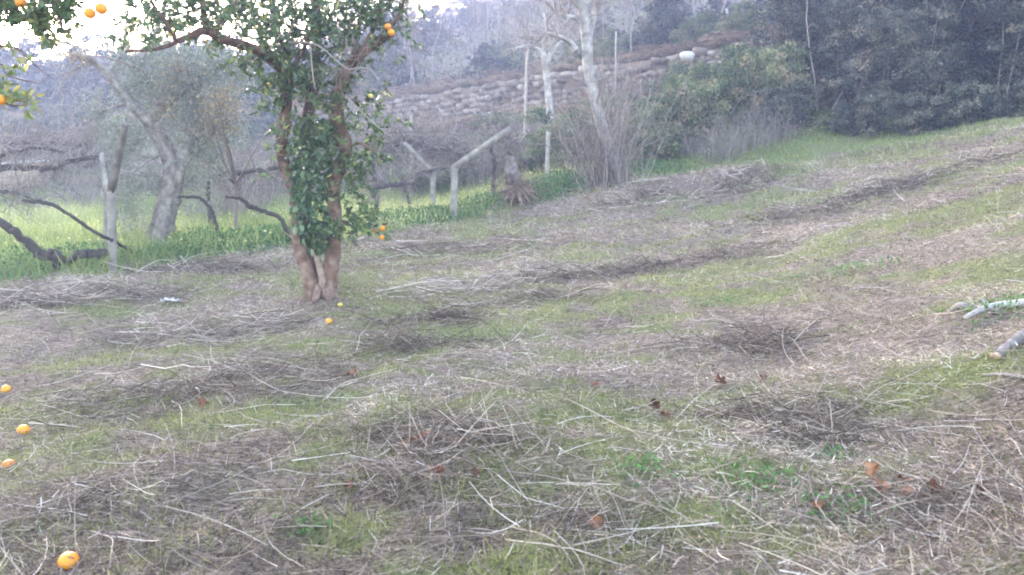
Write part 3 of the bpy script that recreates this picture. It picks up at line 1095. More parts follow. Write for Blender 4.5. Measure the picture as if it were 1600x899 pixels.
fallen(108, 877, 14, .45, 'big bright orange in the lower left corner, crossed by a thin stem', .5)
fallen(37, 672, 8, .55, 'bright yellow orange fruit near the left edge, second nearest to the camera', -.4)
fallen(10, 609, 6.5, .8, 'small golden orange cut by the left edge behind a pale stem', .2)
fallen(14, 722, 10, .15, 'dull brownish orange half hidden in straw at the left edge', 1.2, buried=.0)
fallen(514, 503, 5, .6, 'small orange in the grass in front of the orange tree trunk', .1)
fallen(532, 477, 4, .95, 'yellow green orange half hidden by the foot of the orange tree', .9, buried=.4)
stem([(80, 893), (98, 886), (122, 868), (135, 862)], .0022, .05, 'thin dark twig lying across the big orange', lift=.085)


# ------------------------------------------------------------------ curled dead leaves
def dead_leaf(px, py, s, tone, label, stand=.4, cat='dead leaf'):
    s = s * .8
    c = G(px, py) + np.array([0, 0, .02 + s * stand * .4])
    n = 9
    u = np.linspace(-1, 1, n)
    U, W = np.meshgrid(u, u)
    ang = np.arctan2(W, U)
    rad = np.sqrt(U ** 2 + W ** 2)
    lob = .5 + .5 * np.abs(np.cos(2.5 * ang + .3)) ** .7
    k = np.minimum(1, 1 / np.maximum(rad, 1e-3)) * lob
    x = U * np.where(rad > .2, k, 1)
    y = W * np.where(rad > .2, k, 1)
    z = .9 * (x ** 2) * rl.uniform(.5, 1.2) + .45 * np.sin(3.2 * y + rl.random() * 6) + .25 * np.sin(5 * x + 3 * y) + .13 * rl.normal(size=x.shape)
    Q = np.stack([x, y, z], -1).reshape(-1, 3) * s * .5
    a, b, cc = rl.uniform(0, 6.28), stand * 1.2 + rl.normal() * .2, rl.uniform(0, 6.28)
    Rz = np.array([[math.cos(a), -math.sin(a), 0], [math.sin(a), math.cos(a), 0], [0, 0, 1]])
    Rx = np.array([[1, 0, 0], [0, math.cos(b), -math.sin(b)], [0, math.sin(b), math.cos(b)]])
    Q = Q @ Rz.T @ Rx.T + c
    i = np.arange(n * n).reshape(n, n)
    F = np.stack([i[:-1, :-1], i[:-1, 1:], i[1:, 1:], i[1:, :-1]], -1).reshape(-1, 4)
    t = thing('dead_leaf', c, label, cat, 'dead leaves on the slope')
    Geo().add(Q, F, tone).build('blade', M['deadleaf'], t, smooth=True)
    g = Geo()
    C, R = branchlets(rl, np.array([c]), np.array([[rl.normal(), rl.normal(), .25]]), s * .8, .0016, S=4)
    add_tubes(g, C, R, 4, .5)
    g.build('leaf_stalk', M['twig'], t)


for a_ in [
    (652, 698, .13, .55, 'largest rusty leaf curled on top of the foreground tangle', .6),
    (668, 690, .10, .75, 'lighter rusty leaf touching the largest one on the tangle', .3),
    (632, 703, .09, .35, 'dark rusty leaf left of the largest one on the tangle', .3),
    (684, 752, .10, .5, 'rusty leaf standing in the tangle below the others', .9),
    (722, 700, .07, .65, 'small orange brown leaf right of the tangle leaves', .3),
    (745, 748, .06, .4, 'small dark red leaf at the right end of the tangle', .3),
    (545, 770, .08, .3, 'dark red leaf fragments under the looping stem', .2),
    (1362, 752, .11, .95, 'tan curled leaf standing up at the lower right', 1.1),
    (1376, 773, .09, .7, 'orange brown leaf lying against the tan standing one', .5),
    (1415, 782, .08, .75, 'flat orange brown leaf between the two curled groups at right', .2),
    (1412, 757, .07, .45, 'thin rusty leaf behind the flat one at right', .2),
    (1457, 772, .09, .3, 'wine red leaf right of the flat orange brown leaf', .4),
    (1526, 772, .08, .2, 'darkest red leaf nearest the right edge', .3),
    (1277, 802, .08, .6, 'rusty leaf beside the green tuft at lower right', .4),
    (1022, 645, .11, .15, 'dark brown curled leaf at centre with a raised tip', 1.0),
    (1040, 655, .09, .4, 'brown leaf touching the dark curled one at centre', .3),
    (930, 609, .09, .6, 'small orange leaf left of the dark brown curled one', .3),
    (1125, 604, .12, .25, 'dark red leaf at the top of the broad heap', .4),
    (1190, 598, .10, .15, 'maroon leaf further right on the broad heap', .4),
    (318, 641, .10, .4, 'red brown leaf in the grass in front of the domed heap', .5),
    (550, 590, .14, .5, 'tan brown leaf left of the chalk white stem', .3),
    (932, 832, .085, .8, 'broad pinkish brown leaf standing near the bottom at centre', .9),
    (1575, 487, .05, .7, 'tiny orange chip of leaf behind the pale branch at right', .3),
]:
    dead_leaf(*a_)

# ------------------------------------------------------------------ white scrap
def scrap(px, py, w, label, rng):
    c = G(px, py)
    n = 13
    u = np.linspace(-1, 1, n)
    U, W = np.meshgrid(u, u)
    z = rng.normal(size=(n, n)) * .25 + .5 * (1 - np.clip(U ** 2 + W ** 2, 0, 1))
    x = U + rng.normal(size=(n, n)) * .08
    y = W + rng.normal(size=(n, n)) * .08
    cut = np.maximum(1, np.sqrt(x * x + y * y) / (.75 + .25 * np.sin(5 * np.arctan2(y, x))))
    Q = np.stack([x / cut * w, y / cut * w * .45, z * w * .28 + .03], -1).reshape(-1, 3) + c
    i = np.arange(n * n).reshape(n, n)
    F = np.stack([i[:-1, :-1], i[:-1, 1:], i[1:, 1:], i[1:, :-1]], -1).reshape(-1, 4)
    o = Geo().add(Q, F, rng.random(len(F))).build('plastic_scrap', M['white'], origin=c)
    tag(o, label, 'litter', 'white scraps in the grass')


scrap(266, 473, .17, 'crumpled white scrap lying in the grass left of the orange tree', np.random.default_rng(2))
scrap(295, 465, .045, 'tiny white lump just right of the crumpled scrap', np.random.default_rng(3))

# ------------------------------------------------------------------ cut logs at right
def log(px_pts, radii, tone, label, name='cut_log', cat='log', lift=0.0, end=True, mat='pale_bark', knobs=()):
    W = np.array([G(*p) for p in px_pts])
    W[:, 2] += np.array(radii) + lift
    t = thing(name, W[0], label, cat, 'cut wood at the right of the slope')
    g = Geo()
    C, R = limb(g, W, radii, n=22, sides=10, rough=.10, T=tone)
    for (j, d, L, r) in knobs:
        limb(g, [C[j], C[j] + np.array(d) * L * .6, C[j] + np.array(d) * L], [r, r * .8, r * .6], n=6, sides=7, T=tone)
    g.build('bark', M[mat], t, smooth=True)
    if end:
        g = Geo()
        d = norm(C[0] - C[2])
        for off, s in ((0, .86), (1, .55)):
            cc = C[0] + (np.cross(d, [0, 0, 1]) * (R[0] * .7) if off else 0)
            add_tubes(g, np.array([cc - d * .01, cc + d * (.006 if off == 0 else .012)]), np.array([R[0] * s, R[0] * s * .92]), 10, .7 - off * .4)
        g.build('cut_end', M['cutwood'], t)


log([(1556, 566), (1578, 550), (1600, 535), (1640, 512)], [.03, .037, .045, .048], .25, 'stout pale log with a fresh cut end, cut off by the right edge', knobs=[(4, (.3, -.5, .6), .06, .03)])
log([(1507, 507), (1535, 494), (1565, 487), (1625, 484)], [.018, .024, .026, .032], .75, 'long slender whitish branch reaching in from the right edge', name='cut_branch', cat='branch', end=False, lift=.03, knobs=[(10, (-.6, .3, .6), .12, .012)])
log([(1483, 490), (1500, 486), (1525, 488), (1562, 494)], [.012, .036, .026, .03], .35, 'dark half rotten chunk of wood behind the whitish branch', name='rotten_wood', cat='wood chunk', mat='wood')
log([(1535, 590), (1570, 592), (1620, 597)], [.010, .011, .012], .35, 'reddish brown stick lying below the stout log', name='cut_branch', cat='branch', end=False, mat='wood')


# ------------------------------------------------------------------ the orange tree
def P3(lst):
    return np.array([P(*q) for q in lst])


def spray(rng, g_leaf, g_twig, C, K, Lf, wf, tones, out_from=None, Ltw=.25, per=9, fine=True, upw=.1, tiptone=None):
    """short leafy twigs: K sprays at positions C (K,3)"""
    d = rng.normal(size=(K, 3)) + np.array([0, 0, upw])
    if out_from is not None:
        d = d * .7 + norm(C - out_from) * 1.1
    B, R = branchlets(rng, C, d, Ltw * rng.uniform(.6, 1.3, K), .0035, S=4, wander=.25)
    if g_twig is not None:
        add_tubes(g_twig, B, R, 3, .4, cap=False)
    p, t = along(rng, B, K * per, .15, 1.0)
    ld = t * .7 + rng.normal(size=p.shape) * .8 + np.array([0, 0, -.15])
    tn = np.clip(tones + rng.normal(size=len(p)) * .22, 0, 1)
    yl = rng.random(len(p)) < .03
    tn = np.where(yl, .98, tn)
    leaves(g_leaf, p, ld, Lf * rng.uniform(.6, 1.25, len(p)), wf * rng.uniform(.7, 1.2, len(p)), tn, rng=rng, fine=fine)


ro = np.random.default_rng(11)
base = G(497, 466)
D0 = base[1]
tree = thing('orange_tree', base, 'forked orange tree with ivy clad stems and a few oranges, left of centre', 'tree')
gt = Geo()
k = D0 / FPX
for (dx_, dd_) in ((-24, -.05), (-8, -.22), (14, -.2), (30, -.03), (5, .2)):
    limb(gt, P3([(503 + dx_ * .45, 446, D0 + dd_ * .4), (501 + dx_ * .7, 462, D0 + dd_ * .8), (500 + dx_ * 1.25, 474, D0 + dd_ * 1.3)]), [6 * k, 6.5 * k, 3 * k], n=8, sides=7, T=.5, rng=ro)


def pxr(lst):
    return [v * k for v in lst]


d0 = D0
LS, RLs = limb(gt, P3([(497, 474, d0), (483, 430, d0), (466, 370, d0 + .02), (462, 305, d0 + .05), (441, 240, d0 + .05), (447, 180, d0), (450, 110, d0), (432, 45, d0 - .1), (420, -40, d0 - .2)]),
                pxr([16, 11.5, 10, 9.5, 9.5, 9, 7.5, 6, 4]), n=44, sides=10, T=np.repeat(np.interp(np.arange(43), [0, 10, 20, 43], [.6, .4, .15, .05]), 10), rng=ro)
limb(gt, P3([(500, 474, d0 + .2), (493, 420, d0 + .25), (480, 350, d0 + .3), (478, 270, d0 + .35), (478, 200, d0 + .35), (490, 120, d0 + .3), (495, 40, d0 + .3), (488, -50, d0 + .3)]),
     pxr([10, 8, 8, 8, 10, 8, 6, 4]), n=40, sides=9, T=.2, rng=ro)
limb(gt, P3([(503, 476, d0 - .05), (504, 440, d0 - .1), (494, 395, d0 - .05), (488, 350, d0)]), pxr([8, 6, 5, 4]), n=16, sides=8, T=.8, rng=ro)
RS, RR = limb(gt, P3([(508, 475, d0), (517, 420, d0), (524, 350, d0), (523, 290, d0 - .05), (541, 232, d0 - .1), (530, 185, d0 - .1), (532, 135, d0 - .15), (556, 92, d0 - .2), (590, 66, d0 - .25), (613, 50, d0 - .3)]),
               pxr([18, 13, 11, 10, 9.5, 8.5, 8.5, 8, 7, 6]), n=50, sides=10, T=np.repeat(np.interp(np.arange(49), [0, 15, 30, 49], [.6, .45, .35, .2]), 10), rng=ro)
limb(gt, P3([(534, 225, d0 - .1), (520, 190, d0), (525, 160, d0 + .1), (545, 110, d0 + .3), (560, 40, d0 + .4), (575, -40, d0 + .5)]), pxr([8, 7, 6, 5, 4, 3]), n=24, sides=7, T=.3, rng=ro)
g_main = gt.build('trunk', M['bark'], tree, smooth=True)

gb = Geo()
limbs = [
    ([(447, 110, d0), (420, 90, d0 - .4), (395, 75, d0 - .8), (350, 62, d0 - 1.2), (320, 48, d0 - 1.5), (285, 62, d0 - 1.7), (245, 77, d0 - 1.9), (195, 80, d0 - 2.1)], [8, 8, 7, 6.5, 6, 3.5, 2.5, 1.5]),
    ([(322, 50, d0 - 1.5), (318, 20, d0 - 1.5), (312, -50, d0 - 1.5)], [5, 4, 3]),
    ([(330, 52, d0 - 1.4), (360, 20, d0 - 1.2), (385, -40, d0 - 1)], [4, 3, 2]),
    ([(432, 50, d0), (400, 20, d0 + .3), (380, -40, d0 + .5)], [4, 3, 2]),
    ([(495, 60, d0 + .3), (520, 20, d0 + .5), (540, -40, d0 + .7)], [4, 3, 2]),
    ([(560, 92, d0 - .2), (590, 30, d0 - .1), (600, -40, d0)], [4, 3, 2]),
    ([(596, 58, d0 - .25), (625, 20, d0 - .3), (640, -40, d0 - .3)], [3.5, 2.5, 1.5]),
    ([(523, 345, d0), (550, 350, d0 - .2), (590, 352, d0 - .35), (604, 350, d0 - .45)], [5, 4, 3, 2]),
    ([(540, 232, d0 - .1), (565, 225, d0 - .3), (600, 250, d0 - .4)], [3, 2, 1.5]),
    ([(450, 115, d0), (475, 75, d0 - .3), (500, 10, d0 - .5)], [4, 3, 2]),
    ([(275, 65, d0 - 1.8), (262, 40, d0 - 1.9), (235, 0, d0 - 2.1), (220, -50, d0 - 2.2)], [3, 2.5, 2, 1.5]),
]
BC = []
for pts, rd in limbs:
    gb = Geo()
    C, R = limb(gb, P3(pts), pxr(rd), n=16, sides=7, T=.3, rng=ro, rough=.08)
    gb.build('branch', M['bark'], tree, smooth=True)
    BC.append(C)

# bare pale dead twigs in the crown
gd = Geo()
for pts, r in [([(452, 66, d0 - .6), (485, 68, d0 - .7), (503, 75, d0 - .8), (522, 92, d0 - .85), (543, 109, d0 - .9)], 3),
               ([(522, 92, d0 - .85), (540, 78, d0 - .9), (541, 60, d0 - .95)], 2),
               ([(484, 68, d0 - .7), (488, 110, d0 - .75), (492, 140, d0 - .8)], 2),
               ([(543, 109, d0 - .9), (575, 108, d0 - .9), (595, 130, d0 - 1)], 2),
               ([(540, 150, d0 - .5), (580, 190, d0 - .5), (620, 220, d0 - .4)], 2)]:
    limb(gd, P3(pts), [r * k * .6, r * k * .5] + [r * k * .4] * (len(pts) - 2), n=14, sides=5, T=.62, rng=ro)
Q = np.concatenate([RS[None, 20:45]])
p, t = along(ro, Q, 90)
C, R = branchlets(ro, p, ro.normal(size=p.shape) + t * .3, ro.uniform(.25, .8, 90), .004, S=6, wander=.35)
add_tubes(gd, C, R, 4, .7)
p2, t2 = along(ro, C, 160)
C2, R2 = branchlets(ro, p2, t2 + ro.normal(size=p2.shape) * .9, ro.uniform(.1, .35, 160), .0025, S=4, wander=.3)
add_tubes(gd, C2, R2, 3, .7, cap=False)
# fine spreading twigs right of the cut limb
st = P(618, 40, d0 - .2)
C, R = branchlets(ro, st + ro.normal(size=(26, 3)) * .2, ro.normal(size=(26, 3)) * .5 + np.array([1.0, 0, .05]), ro.uniform(.6, 1.5, 26), .004, S=8, wander=.22, up=-.04)
add_tubes(gd, C, R, 3, .35, cap=False)
p2, t2 = along(ro, C, 170)
C2, R2 = branchlets(ro, p2, t2 + ro.normal(size=p2.shape) * .8, ro.uniform(.12, .45, 170), .0024, S=5, wander=.35)
add_tubes(gd, C2, R2, 3, .35, cap=False)
gd.build('dead_twigs', M['twig'], tree)

gl, gw = Geo(), Geo()
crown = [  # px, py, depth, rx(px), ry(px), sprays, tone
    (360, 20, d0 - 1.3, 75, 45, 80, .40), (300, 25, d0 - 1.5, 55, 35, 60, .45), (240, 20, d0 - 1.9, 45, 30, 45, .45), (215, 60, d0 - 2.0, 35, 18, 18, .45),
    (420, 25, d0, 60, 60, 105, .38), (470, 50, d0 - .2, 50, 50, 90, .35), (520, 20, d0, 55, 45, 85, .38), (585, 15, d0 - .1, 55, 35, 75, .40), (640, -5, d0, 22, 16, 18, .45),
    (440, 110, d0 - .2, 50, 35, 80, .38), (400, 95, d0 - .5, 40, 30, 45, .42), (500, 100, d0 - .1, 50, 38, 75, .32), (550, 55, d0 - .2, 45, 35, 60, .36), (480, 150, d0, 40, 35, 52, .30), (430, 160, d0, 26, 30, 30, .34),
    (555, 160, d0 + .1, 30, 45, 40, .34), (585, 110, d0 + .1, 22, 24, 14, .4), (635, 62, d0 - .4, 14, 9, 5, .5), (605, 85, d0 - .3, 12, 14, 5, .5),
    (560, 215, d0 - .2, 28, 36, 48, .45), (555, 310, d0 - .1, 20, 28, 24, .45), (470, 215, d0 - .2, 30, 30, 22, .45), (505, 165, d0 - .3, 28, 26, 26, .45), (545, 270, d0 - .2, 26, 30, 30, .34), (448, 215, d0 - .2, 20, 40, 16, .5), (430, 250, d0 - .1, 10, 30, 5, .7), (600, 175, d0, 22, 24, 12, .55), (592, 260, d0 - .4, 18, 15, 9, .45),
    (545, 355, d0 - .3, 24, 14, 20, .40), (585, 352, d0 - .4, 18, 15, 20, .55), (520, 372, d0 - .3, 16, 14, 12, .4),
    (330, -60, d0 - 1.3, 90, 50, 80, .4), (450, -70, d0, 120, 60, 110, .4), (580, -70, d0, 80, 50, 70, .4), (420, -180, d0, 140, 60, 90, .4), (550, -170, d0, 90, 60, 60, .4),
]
cc = P(480, 60, d0)
for (px, py, dd, rx, ry, K, tn) in crown:
    K = int(K * (.72 if 90 < py < 240 else .95))
    q = ro.normal(size=(K, 3))
    q = norm(q) * (ro.random((K, 1)) ** .45)
    c = P(px, py, dd)
    kk = dd / FPX
    pos = c + q * np.array([rx * kk, min(rx, 50) * kk * 1.2, ry * kk])
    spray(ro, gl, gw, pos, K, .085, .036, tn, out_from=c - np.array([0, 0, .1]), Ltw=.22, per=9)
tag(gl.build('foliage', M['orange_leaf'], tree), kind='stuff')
gw.build('twigs', M['twig'], tree)

# ivy column between the stems
gi = Geo()
K = 1150
t = ro.random(K)
yy = 185 + t * 205
cx = np.interp(yy, [180, 240, 300, 360, 390], [498, 490, 486, 488, 496])
hw = np.interp(yy, [180, 240, 300, 360, 390], [34, 34, 31, 30, 18])
u = ro.uniform(-1, 1, K)
dd = d0 + .06 - .16 * np.sqrt(1 - u * u) + ro.normal(size=K) * .07
pos = np.stack([P(cx[i] + u[i] * hw[i], yy[i], dd[i]) for i in range(K)])
ld = ro.normal(size=(K, 3)) * .5 + np.array([0, -.25, -.7])
leaves(gi, pos, ld, ro.uniform(.05, .13, K), ro.uniform(.035, .08, K), np.clip(ro.beta(2, 2.6, K), 0, 1), rng=ro)
tag(gi.build('ivy', M['ivy'], tree, smooth=False), kind='stuff')
# the readable leaves of the low side spray
for i in range(16):
    g = Geo()
    p = P(ro.uniform(540, 605), ro.uniform(338, 372), d0 - .55 + ro.normal() * .05)
    leaves(g, p[None], ro.normal(size=(1, 3)) + np.array([[.4, -.3, -.1]]), .11, .05, ro.uniform(.3, .95), rng=ro)
    g.build('leaf', M['orange_leaf'], tree)
for (px, py, dd, r, tn) in [(597, 357, d0 - .5, .040, .25), (596, 371, d0 - .48, .032, .5), (586, 360, d0 - .4, .034, .1), (606, 42, d0 - .55, .043, .45), (611, 51, d0 - .55, .043, .6), (579, 150, d0 - .3, .03, .98), (421, 133, d0 - .3, .034, .98)]:
    g = Geo()
    orange_geo(g, P(px, py, dd), r, ro, tn, 16, 10)
    g.build('orange_fruit', M['peel'], tree, smooth=True)

# ------------------------------------------------------------------ second orange tree: trunk off the left edge, branches reach in
r2 = np.random.default_rng(12)
bx = np.array([-5.4, 5.6])
b2 = np.array([bx[0], bx[1], float(H(*bx))])
t2 = thing('orange_tree', b2, 'sparse orange tree whose branches with oranges hang in at the upper left corner', 'tree')
gt = Geo()
top = b2 + np.array([.3, .1, 2.0])
limb(gt, [b2 - [0, 0, .1], b2 + [0.05, 0, .8], top], [.14, .11, .09], n=18, sides=10, T=.4, rng=r2)
gt.build('trunk', M['bark'], t2, smooth=True)
gb = Geo()
K5 = 5.4 / FPX
for pts, rd in [([(-60, -60, 5.3), (40, -60, 5.2), (75, -10, 5.2), (90, 25, 5.2), (104, 60, 5.2), (112, 82, 5.2)], [.02, .012, .009, .007, .005, .003]),
                ([(92, 28, 5.2), (112, 58, 5.2), (130, 78, 5.15), (190, 98, 5.1), (225, 112, 5.1)], [.006, .005, .004, .003, .002]),
                ([(-90, 60, 5.5), (0, 72, 5.5), (30, 78, 5.5), (52, 100, 5.5), (80, 122, 5.5)], [.016, .010, .006, .004, .002]),
                ([(-60, 90, 5.3), (0, 100, 5.3), (12, 118, 5.3), (60, 130, 5.3), (75, 122, 5.2)], [.012, .006, .004, .003, .002]),
                ([(-80, 120, 5.2), (0, 158, 5.2), (30, 166, 5.2), (45, 160, 5.2)], [.014, .008, .006, .003]),
                ([(75, -12, 5.2), (120, -20, 5.2), (150, -5, 5.2), (185, 20, 5.2)], [.007, .006, .005, .003]),
                ([(-60, -60, 5.3), (10, 0, 5.3), (40, 30, 5.3), (85, 52, 5.3)], [.02, .01, .008, .004])]:
    gb = Geo()
    limb(gb, P3(pts), rd, n=18, sides=6, T=.3, rng=r2, rough=.05)
    gb.build('branch', M['bark'], t2, smooth=True)
for q in (P(-60, -60, 5.3), P(-90, 60, 5.5), P(-60, 90, 5.3), P(-80, 120, 5.2)):
    gb = Geo()
    limb(gb, [top, (top + q) / 2 + [0, 0, .15], q], [.07, .035, .015], n=12, sides=8, T=.3, rng=r2)
    gb.build('branch', M['bark'], t2, smooth=True)
gl, gw = Geo(), Geo()
for (px, py, dd, rx, ry, K, tn) in [(15, 10, 5.3, 22, 18, 22, .5), (60, 30, 5.25, 26, 22, 26, .5), (85, 8, 5.2, 30, 16, 20, .5), (110, 18, 5.2, 14, 10, 7, .4), (78, 50, 5.25, 18, 6, 7, .6),
                                     (10, 145, 5.2, 14, 9, 8, .75), (40, 160, 5.15, 12, 6, 6, .85), (30, 92, 5.4, 14, 14, 3, .8), (-70, 20, 5.3, 70, 70, 90, .45), (-80, 130, 5.4, 60, 50, 60, .45), (40, -70, 5.2, 100, 40, 80, .45), (180, -60, 5.2, 60, 30, 30, .45)]:
    q = norm(r2.normal(size=(K, 3))) * (r2.random((K, 1)) ** .5)
    c = P(px, py, dd)
    kk = dd / FPX
    spray(r2, gl, gw, c + q * np.array([rx * kk, rx * kk, ry * kk]), K, .06, .028, tn, out_from=None, Ltw=.10, per=8)
tag(gl.build('foliage', M['orange_leaf'], t2), kind='stuff')
gw.build('twigs', M['twig'], t2)
for (px, py, dd, r, tn) in [(158, 14, 5.1, .037, .35), (140, 21, 5.12, .036, .5), (33, 4, 5.2, .034, .3), (-1, 157, 5.1, .032, .3)]:
    g = Geo()
    orange_geo(g, P(px, py, dd), r, r2, tn, 18, 12)
    g.build('orange_fruit', M['peel'], t2, smooth=True)

# ------------------------------------------------------------------ olive tree
rv = np.random.default_rng(31)
bo = G(253, 384)
DO = bo[1]
kO = DO / FPX
ot = thing('olive_tree', bo, 'old olive tree with a forked pale trunk and silvery crown behind the concrete post', 'tree')
gt = Geo()
limb(gt, P3([(248, 392, DO), (254, 355, DO), (264, 310, DO), (270, 270, DO), (262, 238, DO), (236, 195, DO - .1), (205, 160, DO - .2), (170, 115, DO - .3), (140, 92, DO - .4), (110, 84, DO - .5)]),
     [v * kO for v in (21, 16, 14, 14, 11, 9, 8, 7, 6, 3.5)], n=46, sides=12, T=.5, rng=rv, rough=.16)
limb(gt, P3([(272, 285, DO), (285, 245, DO + .1), (290, 225, DO + .2), (300, 170, DO + .4), (320, 110, DO + .5)]), [v * kO for v in (13, 10, 7, 5, 3)], n=20, sides=9, T=.7, rng=rv)
limb(gt, P3([(243, 390, DO - .1), (238, 360, DO - .1), (250, 320, DO - .1)]), [v * kO for v in (9, 6, 4)], n=10, sides=7, T=.3, rng=rv)
gt.build('trunk', M['olive_bark'], ot, smooth=True)
gb, gl = Geo(), Geo()
arms = [([(205, 160, DO - .2), (215, 110, DO), (240, 60, DO), (260, 0, DO)], 5), ([(170, 115, DO - .3), (190, 80, DO), (200, 20, DO + .2)], 4), ([(236, 195, DO), (280, 150, DO + .3), (330, 110, DO + .4), (370, 100, DO + .5)], 4),
        ([(290, 230, DO + .2), (330, 200, DO + .3), (365, 190, DO + .3)], 3.5), ([(262, 238, DO), (235, 250, DO - .3), (190, 280, DO - .6)], 3), ([(205, 160, DO), (160, 175, DO - .2), (140, 200, DO - .3)], 2.5),
        ([(150, 95, DO), (120, 105, DO - .3), (95, 130, DO - .5)], 3), ([(140, 92, DO), (110, 70, DO), (60, 60, DO)], 3)]
AC = []
for pts, r in arms:
    gb = Geo()
    C, R = limb(gb, P3(pts), [r * kO] + [r * kO * .7] * (len(pts) - 2) + [r * kO * .4], n=12, sides=6, T=.5, rng=rv, rough=.06)
    gb.build('branch', M['olive_bark'], ot, smooth=True)
    AC.append(C)
gb = Geo()
AC = np.array(AC)
p, t = along(rv, AC, 260)
C, R = branchlets(rv, p, rv.normal(size=p.shape) + t * .6, rv.uniform(.4, 1.2, 260), .009, S=6, wander=.3, up=-.03)
add_tubes(gb, C, R, 4, .5)
gb.build('twigs', M['olive_bark'], ot)
blobs = [(260, 100, 0, 80, 40, 2600), (320, 120, .4, 65, 55, 3000), (230, 140, 0, 55, 50, 1800), (340, 190, .5, 50, 55, 2000), (285, 190, .3, 60, 55, 2200), (190, 215, -.2, 40, 40, 1400), (300, 260, .3, 55, 40, 1300), (195, 300, -.3, 34, 50, 900), (215, 350, .1, 34, 30, 500), (150, 165, -.2, 22, 24, 250), (380, 110, .6, 25, 30, 500), (300, 320, .4, 50, 40, 500), (200, 60, .2, 60, 25, 500)]
for (px, py, dz, rx, ry, n) in blobs:
    c = P(px, py, DO + dz)
    n = int(n * 1.7)
    nc = max(8, n // 14)
    cl = norm(rv.normal(size=(nc, 3))) * (rv.random((nc, 1)) ** .4) * np.array([rx, rx * .8, ry]) * kO
    pos = c + cl[rv.integers(0, nc, n)] + rv.normal(size=(n, 3)) * np.array([.07, .07, .12])
    leaves(gl, pos, rv.normal(size=(n, 3)) * .8 + [0, 0, -.3], rv.uniform(.055, .10, n), .023, np.clip(rv.beta(2, 2, n), 0, 1), rng=rv, fine=False)
tag(gl.build('foliage', M['olive'], ot), kind='stuff')

# small tree with yellowing leaves behind the olive
by = np.array([-6.1, 17.6, 0.0])
by[2] = float(H(by[0], by[1]))
yt = thing('yellowing_tree', by, 'small tree with thinning yellow leaves behind the olive crown', 'tree')
gt, gl = Geo(), Geo()
K9 = 19.5 / FPX
limb(gt, [by - [0, 0, .1], by + [.1, 0, 1.2], P(345, 180, 15.6)], [.05, .035, .015], n=14, sides=7, T=.5)
for (px, py, rx, ry, n) in [(345, 165, 36, 34, 480), (255, 165, 24, 44, 170), (280, 110, 40, 18, 110), (335, 205, 34, 18, 150), (120, 90, 20, 10, 90), (450, 160, 15, 14, 120)]:
    c = P(px, py, 15.9)
    limb(gt, [by + [.1, 0, 1.2], (by + c) / 2 + [0, 0, .6], c], [.02, .014, .008], n=10, sides=5, T=.5)
    pos = c + norm(rv.normal(size=(n, 3))) * rv.random((n, 1)) ** .6 * np.array([rx, rx, ry]) * K9
    leaves(gl, pos, rv.normal(size=(n, 3)), .07, .045, np.clip(rv.beta(2, 2, n), 0, 1), rng=rv, fine=False)
    p0 = np.repeat(c[None], 30, 0)
    C, R = branchlets(rv, p0, rv.normal(size=(30, 3)), rv.uniform(.3, .9, 30) * rx / 38, .006, S=4)
    add_tubes(gt, C, R, 3, .4, cap=False)
gt.build('trunk', M['twig'], yt)
tag(gl.build('foliage', M['yellow_leaf'], yt), kind='stuff')


# ------------------------------------------------------------------ posts
def post(shaft, arm, half, label, mat='concrete', name='concrete_post', cat='post', grp='bent concrete trellis posts', tone=.5, arm_tone=None):
    """shaft, arm: lists of world points"""
    t = thing(name, shaft[0], label, cat, grp)
    g = Geo()
    s = np.array(shaft, float).copy()
    s[0, 2] -= .15
    C, R = spline(s, 10, [half * 1.02, half * .95])
    V, F, caps = tubes(C, R, 8, rot=math.pi / 8)
    # push the eight sides to a chamfered square
    g.add(V, F, tone)
    g.V.append(np.zeros((0, 3)))
    g.F.append(caps + g.n - len(V))
    g.T.append(np.full(2, tone))
    g.build('shaft', M[mat], t)
    if arm is not None:
        g = Geo()
        a = np.array(arm, float)
        C, R = spline(a, 8, [half * 1.15, half * .9])
        add_tubes(g, C, R, 4, arm_tone if arm_tone is not None else tone, rot=math.pi / 4)
        g.build('arm', M[mat], t)
    return t


b = G(176, 430)
Yp = b[1]
post([b, P(174, 292, Yp)], [P(174, 298, Yp), P(196, 194, Yp - .7)], 6.5 * Yp / FPX, 'tall concrete post in front, its upper arm leaning right, at left', tone=.45, arm_tone=.15)
post([np.array([*P(165, 392, 15.2)[:2], float(H(*P(165, 392, 15.2)[:2]))]), P(168, 296, 15.2)], [P(168, 300, 15.2), P(159, 240, 15.6)], 5.5 * 15.2 / FPX, 'second concrete post right behind the tall leaning one, its arm tilting left', tone=.3)
b = G(708, 343)
Y3 = b[1]
post([b, P(711, 258, Y3)], [P(709, 262, Y3), P(798, 200, Y3 - .4)], 5.8 * Y3 / FPX, 'concrete post with a long arm bent up to the right, beside the stump', tone=.5)
x4 = P(676, 320, Y3 + 2.2)
x4[2] = float(H(x4[0], x4[1]))
post([x4, P(677, 268, Y3 + 2.2)], [P(678, 272, Y3 + 2.2), P(632, 224, Y3 + 1.8)], 5.2 * Y3 / FPX, 'concrete post whose arm bends up to the left, half in twigs', tone=.45)
x5 = P(854, 277, 24)
x5[2] = float(H(x5[0], x5[1]))
post([x5, P(857, 206, 24)], None, 3.6 * 24 / FPX, 'plain straight yellowish post left of the leaning bare tree', name='straight_post', grp='straight posts', tone=.85)
x6 = P(644, 225, 31)
x6[2] = float(H(x6[0], x6[1]))
post([x6, P(643, 180, 31)], None, 2.6 * 31 / FPX, 'small pale post under the stone wall, left of the wooden pole', name='straight_post', grp='straight posts', tone=.9)
